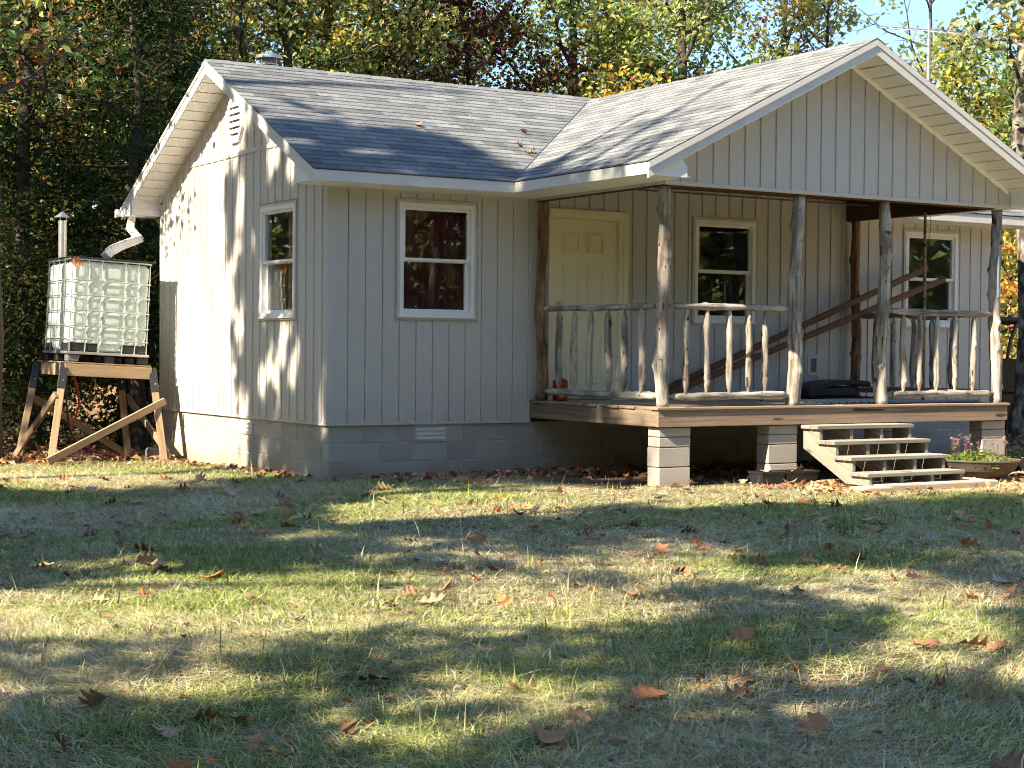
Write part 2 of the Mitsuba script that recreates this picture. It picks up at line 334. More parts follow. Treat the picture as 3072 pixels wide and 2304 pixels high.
make_wall(H + 'wall', [low, up_.buffer(0)], holesL, LEFT, [(-.175 - .2085 * 30, .2085), (-.162 - .2078 * 30, .2078)], 0.07)
pgF = Polygon([(G0, ZG + .035), (G1, ZG + .035)] + [(x, ZR2 - PT * abs(x - XC) - .15) for x in (G1, XC, G0)])
GP = dict(o=(0, -D, 0), U=(1, 0, 0), V=(0, 0, 1))
make_wall(H + 'wall', [pgF], Polygon(), GP, [(2.913 - .206 * 3, .206)], 0, .03)
# plain walls that the photograph does not show
put(H + 'wall', cat([bx(.0, WR, L - .1, L, ZF, ZS + .1), bx(WR - .1, WR, .1, L - .1, ZF, ZS)]), 'siding')
put(H + 'wall', prism(Polygon([(0, ZS), (L, ZS), (L / 2, ZR - .1)]), -.1, 0, (WR, 0, 0), (0, 1, 0), (0, 0, 1)), 'siding')
put(H + 'interior', cat([bx(.1, WR - .1, .1, L - .1, .74, .80), bx(.1, WR - .1, .1, L - .1, ZS, ZS + .02), bx(2.5, 2.56, .1, L - .1, .8, ZS), bx(7.16, 7.2, .1, L - .1, .8, ZS), bx(.11, 2.5, 3.2, 3.25, .8, ZS), bx(2.56, 7.16, 3.4, 3.45, .8, ZS)]), 'interior')
# trims
def trim(*m): put(H + 'wall__trim', cat(list(m)), 'siding')
trim(bx(-.022, .062, -.022, .0, ZF - .01, ZS + .0, .004, .8), bx(-.022, .0, -.0, .075, ZF - .012, ZS + .10, .004, .8))
trim(bx(-.024, .0, L - .07, L + .02, ZF - .01, ZS + .15, .004, .8))
trim(bx(.062, 2.47, -.020, .0, ZF - .012, ZF + .022, .004, .5)); trim(bx(-.020, .0, .075, L - .07, ZF - .012, ZF + .022, .004, .5))
trim(bx(7.47, WR, -.020, .0, ZF - .012, ZF + .022, .004, .5))
trim(bx(2.445, 2.49, -.021, .0, ZF - .010, ZD - .02, .004, .5)); trim(bx(WR - .075, WR + .02, -.022, .0, ZF - .01, ZS, .004, .8))
trim(bx(-.030, .0, L / 2 - 1.80, L / 2 + 1.80, 3.610, 3.668, .006, .9))
trim(bx(.06, 2.5, -.018, .0, ZS - .035, ZS - .002, .004, .6)); trim(bx(7.2, WR, -.018, .0, ZS - .035, ZS - .002, .004, .6))
trim(bx(G0 - .02, G1 + .02, -D - .030, -D, ZG, ZG + .040, .006, 1.0))
trim(bx(7.10, 7.20, -.026, .0, ZD, ZS + .2, .004, .2)); trim(bx(G1 - .03, G1 + .015, -D - .022, -D, ZG + .04, 3.28, .004, .9))
for s in (-1, 1):   # J-trim along the rakes
    a = np.array([-.010, L / 2 + s * .02, ZR - .175]); b = np.array([-.010, L / 2 + s * (L / 2 + .02), ZR - .175 - PT * L / 2])
    trim(lumber(a, b, .03, .045))
    a = np.array([XC + s * .02, -D - .012, ZR2 - .185]); b = np.array([XC + s * 2.50, -D - .012, ZR2 - .185 - PT * 2.5]); trim(lumber(a, b, .028, .045))

# windows
def ring(a, w, t0, t1, plane, tone=.9):
    m = prism(sbox(a[0], a[2], a[1], a[3]).difference(sbox(a[0] + w, a[2] + w, a[1] - w, a[3] - w)), t0, t1, **plane); m[2][:] = tone; return m
def window(a, plane, curtain=None, label=None):
    k = put(H + 'window', ring(a, .045, -.05, .034, plane), 'white_vinyl', label)
    put(k + '__frame', ring((a[0] - .032, a[1] + .032, a[2] - .032, a[3] + .032), .0315, .0, .030, plane, .3), 'siding')
    zm = (a[2] + a[3]) / 2 + .01
    up = (a[0] + .046, a[1] - .046, zm - .02, a[3] - .046); lo = (a[0] + .046, a[1] - .046, a[2] + .046, zm + .005)
    put(k + '__sash', ring(up, .030, -.026, .010, plane), 'white_vinyl'); put(k + '__sash', ring(lo, .036, -.060, -.030, plane), 'white_vinyl')
    o, U, V = (np.asarray(plane[c], float) for c in 'oUV'); N = np.cross(U, V)
    for (r, t) in ((up, -.012), (lo, -.045)):
        q = np.array([[r[0] + .02, r[2] + .02], [r[1] - .02, r[2] + .02], [r[1] - .02, r[3] - .02], [r[0] + .02, r[3] - .02]])
        put(k + '__pane', (o + q[:, :1] * U + q[:, 1:] * V + t * N, np.array([[0, 1, 2], [0, 2, 3]])), 'glass')
    sl = bx(a[0], a[1], 0, 1, 0, 1)
    s = prism(sbox(a[0] - .01, a[2] - .012, a[1] + .01, a[2] + .012), .030, .052, **plane); s[2][:] = .9; put(k + '__sill', s, 'white_vinyl')
    if curtain:
        mat, c0, c1 = curtain; n = 60
        x = np.linspace(c0, c1, n); dz = -.115 + .028 * np.sin(x * 34) + .012 * np.sin(x * 71)
        v = np.vstack([o + x[:, None] * U + z * V + dz[:, None] * N for z in (a[2] - .05, a[3] + .03)])
        i = np.arange(n - 1)
        put(k + '__curtain', (v, tri(np.stack([i, i + 1, i + n + 1, i + n], 1))), mat, smooth=True)
window(W1, FRONT, ('curtain_red', W1[0] - .05, W1[1] + .05), 'window with dark red curtains')
window(W2, FRONT); window(W3, FRONT)
window(WL, LEFT, ('curtain_pink', WL[0] + .50, WL[1] + .05), 'narrow-looking window with a pinkish curtain')

# door
k = put(H + 'door', cat([bx(DOOR[0], DOOR[1], -.012, .04, DOOR[2], DOOR[3], .003)]), 'door_paint', 'cream six-panel entrance door')
dw = DOOR[1] - DOOR[0]
for (z0, z1) in ((2.48, 2.70), (1.72, 2.34), (1.00, 1.58)):
    for s in (0, 1):
        xa = DOOR[0] + dw * (.15 + .40 * s); xb = xa + dw * .27
        put(k + '__panel', cat([ring((xa, xb, z0, z1), .024, .008, .034, FRONT), prism(sbox(xa + .045, z0 + .045, xb - .045, z1 - .045), .008, .018, **FRONT)]), 'door_paint')
put(H + 'door_frame', cat([prism(sbox(DTRIM[0], DTRIM[2], DTRIM[1], DTRIM[3]).difference(sbox(DOOR[0] - .01, .7, DOOR[1] + .045, DOOR[3] + .012)), -.02, .04, **FRONT),
                           prism(sbox(DTRIM[0] - .02, DTRIM[2], DTRIM[1] + .02, DTRIM[3] + .02).difference(sbox(DTRIM[0] + .045, .7, DTRIM[1] - .045, DTRIM[3] - .045)), .0, .05, **FRONT),
                           bx(DOOR[1] + .003, DOOR[1] + .045, -.005, .05, .8, DOOR[3])]), 'door_paint')
def knob(z, r):
    m = trimesh.creation.icosphere(2, r); v = np.array(m.vertices) + [DOOR[0] + .06, -.07, z]
    return cat([(v, np.array(m.faces)), tube([(DOOR[0] + .06, -.01, z), (DOOR[0] + .06, -.06, z)], [.026, .012], 12)])
put(k + '__knob', knob(1.73, .028), 'brass', smooth=40 if False else False); put(k + '__deadbolt', tube([(DOOR[0] + .06, -.01, 1.90), (DOOR[0] + .06, -.035, 1.90)], .028, 14), 'brass')
ob = (6.57, 6.72, 1.10, 1.32)
kk = put(H + 'outlet_box', cat([ring((ob[0] - .02, ob[1] + .02, ob[2] - .02, ob[3] + .02), .045, .0, .036, FRONT, .7)]), 'siding'); put(kk + '__cover', prism(sbox(ob[0] + .03, ob[2] + .03, ob[1] - .03, ob[3] - .03), .0, .02, **FRONT), 'grey_plastic')

# ------------------------------------------------------------------ roof
roof = put(H + 'roof', cat([m for m in (
    prism(Polygon([(-RK, 0), (XE, 0), (XC, (XC - XE) / CS), (XE2, 0), (WR + RK, 0), (WR + RK, (L / 2 + E) / CS), (-RK, (L / 2 + E) / CS)]), -.030, -.004, (0, -E, ZE), (1, 0, 0), (0, CS, SN)),
    prism(Polygon([(-WR - RK, 0), (RK, 0), (RK, (L / 2 + E) / CS), (-WR - RK, (L / 2 + E) / CS)]), -.030, .004, (0, L + E, ZE), (-1, 0, 0), (0, -CS, SN)),
    prism(Polygon([(E, 0), (D + RF, 0), (D + RF, (XC - XE) / CS), (E - (XC - XE), (XC - XE) / CS)]), -.030, -.004, (XE, 0, ZE), (0, -1, 0), (CS, 0, SN)),
    prism(Polygon([(-E, 0), (-D - RF, 0), (-D - RF, (XC - XE) / CS), (-E + (XC - XE), (XC - XE) / CS)]), -.030, .004, (XE2, 0, ZE), (0, 1, 0), (-CS, 0, SN)))]), 'shingle_mat')
cand = []
EXPO, TAB = 0.1262, 0.305
def shingle_field(poly, o, U, S, keep_all=True):
    o, U, S = (np.asarray(a, float) for a in (o, U, S)); N = np.cross(U, S)
    a0, b0, a1, b1 = poly.bounds
    rows = int(math.ceil((b1 - b0) / EXPO))
    for r in range(rows):
        off = (.5 * (r % 2) + .07 * math.sin(r * 2.3)) * TAB
        for c in range(int((a1 - a0) / TAB) + 3):
            x = a0 + off - TAB + c * TAB
            g = sbox(x + .004, r * EXPO - (.012 if r == 0 else 0), x + TAB - .004, r * EXPO + EXPO + .012)
            inner = g.intersection(poly.union(sbox(a0, -.02, a1, .01)) if r == 0 else poly)
            if inner.is_empty or inner.area < .0015 or inner.geom_type != 'Polygon': continue
            q = np.array(inner.exterior.coords)[:-1]
            if shapely.Polygon(q).exterior.is_ccw is False: q = q[::-1]
            n = len(q); h = .0068 * (1 - (q[:, 1] - r * EXPO) / (EXPO + .012)) + .0008
            wob = RNG.uniform(0, .0018)
            P = o + q[:, :1] * U + q[:, 1:] * S
            top = P + (h + wob)[:, None] * N; bot = P - .003 * N
            f = [[0, i, i + 1] for i in range(1, n - 1)]
            for i in range(n):
                j = (i + 1) % n; f += [[i, n + i, n + j], [i, n + j, j]]
            v = np.vstack([top, bot]); u = np.zeros((2 * n, 2))
            u[:, 0] = np.clip(RNG.normal(.5, .3), 0, 1)
            cand.append((np.linalg.norm(P.mean(0) - EYE), (v, np.array(f), u)))
LS = (L / 2 + E) / CS
main = Polygon([(-RK - .012, 0), (XE, 0), (XC, (XC - XE) / CS), (XE2, 0), (WR + RK, 0), (WR + RK, LS), (-RK - .012, LS)])
shingle_field(main, (0, -E, ZE), (1, 0, 0), (0, CS, SN))
crs = Polygon([(E, 0), (D + RF + .014, 0), (D + RF + .014, (XC - XE) / CS), (E - (XC - XE), (XC - XE) / CS)])
shingle_field(crs, (XE, 0, ZE), (0, -1, 0), (CS, 0, SN))
cand.sort(key=lambda c: c[0])
for _, m in cand[:300]: put(roof + '__shingle', m, 'shingle_grit')
put(roof + '__shingles', cat([m for _, m in cand[300:]]), 'shingle_grit', kind='stuff')
for (p, q, n) in (((-RK - .01, L / 2, ZR), (WR + RK, L / 2, ZR), 36), ((XC, -D - RF - .012, ZR2), (XC, L / 2 - .2, ZR2), 18)):
    p, q = np.array(p), np.array(q); d = (q - p) / np.linalg.norm(q - p); s = np.cross([0, 0, 1], d)
    for i in range(n):
        a, b = p + (q - p) * i / n, p + (q - p) * (i + 1.08) / n
        v = []
        for pt, hh in ((a, .010), (b, .018)):
            v += [pt + [0, 0, hh], pt + s * .11 - [0, 0, .055 - hh], pt - s * .11 - [0, 0, .055 - hh]]
        v += [x - np.array([0, 0, .010]) for x in v]
        f = np.array([[0, 3, 4], [0, 4, 1], [0, 2, 5], [0, 5, 3], [0, 1, 7], [0, 7, 6], [0, 6, 8], [0, 8, 2], [3, 10, 4], [3, 9, 10], [3, 5, 11], [3, 11, 9], [1, 4, 10], [1, 10, 7], [2, 8, 11], [2, 11, 5]])
        put(roof + '__ridge_cap', (np.array(v), f, np.full((12, 2), RNG.random())), 'shingle_grit')
# valley flashing line: a narrow dark metal strip sunk in the valley
va, vb = np.array([XE, -E, ZE + .012]), np.array([XC, XC - XE - E, ZR2 + .012])
put(roof + '__valley_flashing', tube([va, vb], .011, 6), 'grey_plastic')

# fascia boards
def fascia(m): put(roof + '__fascia', m, 'fascia_metal')
fascia(bx(-RK, XE, -E - .0, -E + .02, ZS - .004, ZE - .012, .003)); fascia(bx(XE2, WR + RK, -E, -E + .02, ZS - .004, ZE - .012, .003))
fascia(bx(XE, XE + .02, -D - RF + .021, -E, ZS - .004, ZE - .012, .003)); fascia(bx(XE2 - .02, XE2, -D - RF + .021, -E, ZS - .004, ZE - .012, .003))
fascia(bx(-RK, WR + RK, L + E - .02, L + E, ZS - .004, ZE - .012, .003))
def rake(y0, z0, y1, z1, h=.155): return Polygon([(-y0, z0 - .012), (-y1, z1 - .012), (-y1, z1 - h), (-y0, z0 - h)])
for y in (-E, L + E):
    fascia(prism(rake(y, ZE, L / 2, ZR).buffer(0), -.0, .022, (-RK + .022, 0, 0), (0, -1, 0), (0, 0, 1)))
    fascia(prism(rake(y, ZE, L / 2, ZR, .05).buffer(0), .0221, .034, (-RK + .022, 0, 0), (0, -1, 0), (0, 0, 1)))
for x in (XE, XE2):
    pg = Polygon([(x, ZE - .012), (XC, ZR2 - .012), (XC, ZR2 - .165), (x, ZE - .165)]).buffer(0)
    fascia(prism(pg, 0, .022, (0, -D - RF + .022, 0), (1, 0, 0), (0, 0, 1)))
    pg = Polygon([(x, ZE - .010), (XC, ZR2 - .010), (XC, ZR2 - .072), (x, ZE - .072)]).buffer(0)
    fascia(prism(pg, .0221, .036, (0, -D - RF + .022, 0), (1, 0, 0), (0, 0, 1)))
# eave returns
def ret(m): put(roof + '__eave_return', m, 'white_vinyl')
ret(prism(Polygon([(E - .02, ZS), (-.015, ZS), (-.015, ZE + PT * E - .15), (E - .02, ZE - .10)]), 0, RK - .012, (-.012 + .0, 0, 0), (0, -1, 0), (0, 0, 1)))
ret(prism(Polygon([(-L - .02, ZS), (-L - E + .02, ZS), (-L - E + .02, ZE - .10), (-L - .02, ZE + PT * E - .15)]), 0, RK - .012, (-.012, 0, 0), (0, -1, 0), (0, 0, 1)))
for i in range(3): put(roof + '__return_slat', bx(-RK + .02, -.01, L + .012, L + .02, ZS + .005 + i * .085, ZS + .08 + i * .085, .003), 'white_vinyl')
ret(prism(Polygon([(XE + .02, ZS - .012), (G0 - .075, ZS - .012), (G0 - .075, ZS + .09), (G0 - .16, ZS + .19), (XE + .02, ZE - .10)]), .0, RF - .03, (0, -D - .005, 0), (1, 0, 0), (0, 0, 1)))
ret(prism(Polygon([(XE2 - .02, ZS - .012), (G1 + .02, ZS - .012), (G1 + .02, ZS + .2), (XE2 - .02, ZE - .10)]), .0, RF - .03, (0, -D - .005, 0), (1, 0, 0), (0, 0, 1)))
# soffits
def slat(m): put(roof + '__soffit_slat', m, 'white_vinyl')
def slats(p0, p1, width_dir, w, step=.198, off=.15):
    p0, p1, wd = (np.asarray(a, float) for a in (p0, p1, width_dir)); d = p1 - p0; n = int(np.linalg.norm(d) / step); d /= np.linalg.norm(d)
    N = np.cross(wd, d); N *= np.sign(N[2])
    q = [p0 + N * .016, p1 + N * .016]; put(roof + '__seam_shade_sheet', (np.array([q[0], q[1], q[1] + wd * w, q[0] + wd * w]), np.array([[0, 1, 2], [0, 2, 3]])), 'stained_wood')  # dark sheet added close above the slats so their seams look shaded
    for i in range(n):
        a, b = p0 + d * (i * step + .007), p0 + d * ((i + 1) * step - .007)
        v = np.array([q + wd * s * w + N * t for q in (a, b) for s in (0, 1) for t in (0, .007)])
        slat((v, tri(_CUBEF), np.full((8, 2), RNG.random())))
for s in (-1, 1):
    slats((-RK + .024, L / 2 + s * .0, ZR - .148), (-RK + .024, L / 2 + s * (L / 2 + .25), ZR - .148 - PT * (L / 2 + .25)), (1, 0, 0), RK - .026)
    slats((XC, -D - .004, ZR2 - .158), (XC + s * 2.75, -D - .004, ZR2 - .158 - PT * 2.75), (0, -1, 0), RF - .02)
put(roof + '__eave_soffit', bx(-RK + .02, XE, -E + .022, -.02, ZS - .006, ZS + .004), 'white_vinyl'); put(roof + '__eave_soffit', bx(XE + .022, G0 - .04, -D - RF + .03, -E + .02, ZS - .006, ZS + .004), 'white_vinyl')
put(roof + '__eave_soffit', bx(XE + .001, 2.49, -E + .02, -.02, ZS - .0065, ZS + .003), 'white_vinyl')
put(roof + '__eave_soffit', bx(XE2 - .45, WR + RK, -E + .022, -.02, ZS - .006, ZS + .004), 'white_vinyl'); put(roof + '__eave_soffit', bx(7.5, XE2 - .022, -D - RF + .03, -E, ZS - .006, ZS + .004), 'white_vinyl')
# rear gutter and downspout
put(H + 'gutter', cat([bx(-RK - .03, WR + RK, L + E + .001, L + E + .012, ZS + .005, ZE - .02), bx(-RK - .03, WR + RK, L + E + .10, L + E + .112, ZS + .02, ZE - .03), bx(-RK - .03, WR + RK, L + E + .012, L + E + .10, ZS + .005, ZS + .015), bx(-RK - .045, -RK - .03, L + E, L + E + .115, ZS, ZE - .02)]), 'white_vinyl')
def duct(P, w, h):
    ms = []
    for a, b in zip(P[:-1], P[1:]):
        a, b = np.array(a), np.array(b); d = (b - a) / np.linalg.norm(b - a)
        ms.append(lumber(a - d * .012, b + d * .012, w, h, (0.3, 1, 0.2), .006))
    return cat(ms)
put(H + 'downspout', duct([(-.28, 5.47, 3.09), (-.31, 5.46, 2.93), (-.235, 5.32, 2.785), (-.60, 5.14, 2.645)], .10, .115), 'white_vinyl')
put(H + 'downspout__elbow', duct([(-.585, 5.145, 2.65), (-.70, 5.08, 2.59), (-.76, 5.05, 2.53)], .11, .125), 'white_vinyl')
# chimney on the back slope
cx_, cy_ = .76, 3.4
cz_ = roof_z(cy_)
kk = put(H + 'chimney', tube([(cx_, cy_, cz_ - .2), (cx_, cy_, 4.90)], .115, 24), 'grey_plastic', 'short metal stove chimney with a domed cap')
prof = [(.155, 4.955), (.172, 4.948), (.172, 4.965), (.160, 4.985), (.10, 5.012), (.0005, 5.022)]
m = trimesh.creation.revolve(np.array([(.0005, 4.95)] + prof), sections=28); put(kk + '__cap', (np.array(m.vertices) + [cx_, cy_, 0], np.array(m.faces)), 'galvanized')
put(kk + '__band', tube([(cx_, cy_, 4.87), (cx_, cy_, 4.885)], .122, 24), 'galvanized')
for a in range(4): put(kk + '__stay', tube([(cx_ + .125 * math.cos(a * 1.57 + .4), cy_ + .125 * math.sin(a * 1.57 + .4), 4.86), (cx_ + .125 * math.cos(a * 1.57 + .4), cy_ + .125 * math.sin(a * 1.57 + .4), 4.955)], .008, 6), 'galvanized')
# gable vent: octagonal louvre on the left gable
gy, gzc, gw, gh = 2.52, 4.06, .22, .29
oct_ = [(-gy - gw, gzc - gh * .45), (-gy - gw * .5, gzc - gh), (-gy + gw * .5, gzc - gh), (-gy + gw, gzc - gh * .45), (-gy + gw, gzc + gh * .45), (-gy + gw * .5, gzc + gh), (-gy - gw * .5, gzc + gh), (-gy - gw, gzc + gh * .45)]
po = Polygon(oct_)
kk = put(H + 'gable_vent', prism(po.difference(po.buffer(-.035)), .005, .05, **LEFT), 'white_vinyl', 'white octagonal louvred vent')
put(kk + '__back', prism(po.buffer(-.03), .013, .02, **LEFT), 'grey_plastic')
for i in range(7):
    z = gzc - gh + .06 + i * .078
    g = po.buffer(-.033).intersection(sbox(-9, z - .027, 9, z + .027))
    if g.area > .001:
        m = prism(g, .022, .030, **LEFT); v = m[0]; v[:, 0] -= (z - v[:, 2]) * .5 + .012; put(kk + '__slat', (v, m[1], m[2]), 'white_vinyl')

# ------------------------------------------------------------------ porch
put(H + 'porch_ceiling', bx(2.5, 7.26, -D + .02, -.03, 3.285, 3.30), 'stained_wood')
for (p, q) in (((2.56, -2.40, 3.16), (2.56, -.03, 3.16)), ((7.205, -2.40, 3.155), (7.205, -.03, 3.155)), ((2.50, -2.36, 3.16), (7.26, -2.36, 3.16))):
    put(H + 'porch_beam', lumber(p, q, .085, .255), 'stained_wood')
put(H + 'porch_beam_trim', bx(2.495, 2.515, -D - .0, -.03, ZS - .035, ZS + .09, .003), 'siding')
dk = put(H + 'porch_deck', cat([lumber((XD0 + .04 + (XD1 - XD0 - .08) * i / 8, -D + .05, .70), (XD0 + .04 + (XD1 - XD0 - .08) * i / 8, -.02, .70), .038, .16) for i in range(9)]), 'deck_wood')
y = -D - .022; i = 0
while y < -.03:
    w = .1385; y1 = min(y + w, -.02)
    put(dk + '__board', lumber((XD0 - .012 + RNG.uniform(-.022, .012), (y + y1) / 2, ZD - .014 + RNG.uniform(-.0015, .0015)), (XD1 + .02 + RNG.uniform(-.01, .015), (y + y1) / 2, ZD - .014), y1 - y - .006, .026), 'deck_wood')
    y += w
put(dk + '__rim_board', lumber((XD0, -D + .019, .697), (XD1, -D + .019, .697), .038, .175), 'rim_wood', 'reddish-brown weathered front rim board')
put(dk + '__rim_board', lumber((XD0 + .019, -D + .038, .697), (XD0 + .019, -.02, .697), .038, .173), 'deck_wood'); put(dk + '__rim_board', lumber((XD1 - .019, -D + .038, .697), (XD1 - .019, -.02, .697), .038, .173), 'deck_wood')
for n_, (p, q, r0, r1) in enumerate([((2.572, -.13, ZD), (2.563, -.13, 3.03), .062, .056), ((2.606, -2.34, ZD), (2.600, -2.34, 3.03), .068, .060), ((4.320, -2.34, ZD), (4.378, -2.34, 3.03), .078, .062),
                                     ((5.586, -2.34, ZD), (5.610, -2.34, 3.03), .072, .058), ((7.387, -2.34, ZD), (7.358, -2.34, 3.03), .066, .064), ((7.246, -.13, ZD), (7.242, -.13, 3.03), .062, .055)]):
    put(H + 'porch_post', log(p, q, r0, r1, 20 + n_, .020, .20, 14, sides=20), 'brown_log' if n_ in (0, 5) else 'peeled_log', smooth=True)
def railing(p, q, bals, axis, seed):
    """p, q: ends on plan; bals: baluster positions along the axis"""
    p, q = np.array([*p, 0.]), np.array([*q, 0.])
    k = key_of(H + 'railing')
    z1, z0 = 1.835, .915
    put(k + '__rail', log(p + [0, 0, z1], q + [0, 0, z1 - .005], .037, .034, seed, .006, .12, 4, (.05, .55)), 'peeled_log', smooth=True)
    put(k + '__rail', log(p + [0, 0, z0], q + [0, 0, z0], .040, .043, seed + 1, .006, .12, 4, (.05, .5)), 'peeled_log', smooth=True)
    for i, b in enumerate(bals):
        c = p.copy(); c[axis] = b; rg = np.random.default_rng(seed * 31 + i)
        put(k + '__baluster', log(c + [*rg.uniform(-.008, .008, 2), z0 + .025], c + [*rg.uniform(-.008, .008, 2), z1 - .02], .038 + rg.uniform(-.004, .004), .034, seed * 17 + i, .007, .20, 6, (.045, .5), 12, .025), 'peeled_log', smooth=True)
railing((2.58, -.16), (2.60, -2.29), (-.45, -.76, -1.07, -1.41, -1.69, -2.01), 1, 51); railing((2.66, -2.34), (4.27, -2.34), (2.89, 3.17, 3.46, 3.71, 3.94), 0, 61)
railing((5.65, -2.34), (7.33, -2.34), (5.91, 6.16, 6.43, 6.72, 7.01), 0, 71); railing((7.245, -.17), (7.35, -2.29), (-.50, -.81, -1.15, -1.46, -1.79), 1, 81)
for (x0, x1) in ((2.523, 2.916), (3.944, 4.336), (5.48, 5.872), (7.098, 7.478)):
    k = key_of(H + 'pier')
    for (z0, z1) in ((.508, .603), (.405, .502), (.203, .399), (.0, .197), (-.2, -.006)):
        j = RNG.uniform(-.004, .004)
        put(k + '__block', bx(x0 + j, x1 + j, -2.405, -2.205, z0, z1, .007), 'concrete_block')

# ------------------------------------------------------------------ steps
st = thing('porch_steps', 'four open weathered wooden steps up to the porch front', 'steps')
NY = [(-2.735, .605), (-2.985, .455), (-3.235, .305), (-3.485, .155)]
for yf, z in NY: put(st + '__tread', cat([lumber((4.33, yf + .067, z - .019), (5.70, yf + .067, z - .019), .134, .038), lumber((4.33, yf + .207, z - .019), (5.70, yf + .207, z - .019), .134, .038)]), 'step_wood')
prof = []
for (yf, z) in NY: prof += [(yf + .27, z - .040), (yf + .02, z - .040)]
prof = [(-2.46, .565)] + [p for yf, z in NY for p in ((yf + .02, z - .039), (yf + .02, z - .1885))][:-1] + [(-3.465, .03), (-3.12, .03), (-2.46, .36)]
for x in (4.37, 4.80, 5.23, 5.645):
    m = prism(Polygon(prof), 0, .038, (x, 0, 0), (0, 1, 0), (0, 0, 1))
    v = m[0]; m = (v, m[1], np.stack([v[:, 1] * .85 + v[:, 2] * .5 + x * 3, v[:, 2] - v[:, 1] * .4 + 20 * round(x * 3)], 1)); put(st + '__stringer', m, 'step_wood')
sl = thing('concrete_footing', 'low concrete slab and block under the bottom of the porch steps', 'footing')
put(sl + '__slab', bx(4.42, 6.05, -3.62, -3.10, -.12, .045, .015), 'concrete_block'); put(sl + '__block', bx(4.10, 4.46, -3.72, -3.45, -.1, .035, .012), 'concrete_block')

# ------------------------------------------------------------------ tank stand, tank and what belongs to them
t0, n0, z0_ = np.array([.9989, -.0471, 0]), np.array([.0471, .9989, 0]), np.array([0, 0, 1.0])
ta = math.radians(2.7)
tx, tz = t0 * math.cos(ta) - z0_ * math.sin(ta), z0_ * math.cos(ta) + t0 * math.sin(ta)
TO = np.array([-1.429, 4.491, 1.166])
def tl(x, y, z): return TO + x * tx + y * n0 + z * tz
def tmesh(m, off=(0, 0, 0)):
    v = np.asarray(m[0]) + np.array(off); return (TO + v[:, :1] * tx + v[:, 1:2] * n0 + v[:, 2:] * tz, m[1], *m[2:])
sd = thing('tank_stand', 'timber stand with splayed legs, black brackets and diagonal braces under the water tank', 'stand')
W_, DP = 1.06, 1.40
for p, q in (((-.03, -.02, -.08), (W_, -.02, -.08)), ((-.03, DP, -.08), (W_, DP, -.08)), ((-.01, .0, -.08), (-.01, DP - .02, -.08)), ((W_ - .02, .0, -.08), (W_ - .02, DP - .02, -.08)), ((.5, .0, -.08), (.5, DP - .02, -.08))):
    put(sd + '__beam', lumber(tl(*p), tl(*q), .040, .150, tz), 'pine')
for i in range(3): put(sd + '__plank', lumber(tl(-.06, .12 + .55 * i, .010), tl(W_ - .0, .12 + .55 * i, .010), .24, .018, tz), 'pine')
feet = dict(FL=(-1.779, 3.98, -.08), FR=(-.319, 4.084, -.08), BR=(-.284, 5.568, -.12), BL=(-1.80, 5.40, -.16))
tops = dict(FL=tl(-.02, .04, -.01), FR=tl(W_ + .02, .02, -.02), BR=tl(W_ - .02, DP - .02, -.02), BL=tl(-.06, DP - .1, -.01))
mid = {}
for k, f in feet.items():
    f = np.array(f); d = tops[k] - f; Lg = np.linalg.norm(d); mid[k] = f + d * .76
    put(sd + '__leg', lumber(f, mid[k], .088, .088, (.3, 1, .1)), 'pine')
    br = put(sd + '__bracket', lumber(f + d * .74, tops[k], .100, .100, (.3, 1, .1), .008), 'black_plastic')
    c = f + d * .84 - n0 * .052
    put(br + '__bolt', tube([c, c - n0 * .008], .009, 8), 'galvanized')
def on_leg(k, t): return np.array(feet[k]) + (tops[k] - np.array(feet[k])) * t
put(sd + '__brace', lumber(on_leg('FL', .06) - n0 * .066 - t0 * .06, on_leg('FR', .66) - n0 * .066 + t0 * .09, .038, .088, (0, 0, 1)), 'pine')
put(sd + '__brace', lumber(on_leg('FL', .70) - t0 * .066 - n0 * .05, on_leg('BL', .05) - t0 * .066 + n0 * .05, .038, .088, (0, 0, 1)), 'pine')
put(sd + '__brace', lumber(on_leg('BL', .68) + n0 * .066, on_leg('BR', .06) + n0 * .066, .038, .088, (0, 0, 1)), 'pine')
put(sd + '__brace', lumber(on_leg('BR', .68) + t0 * .066, on_leg('FR', .10) + t0 * .066, .038, .088, (0, 0, 1)), 'pine')

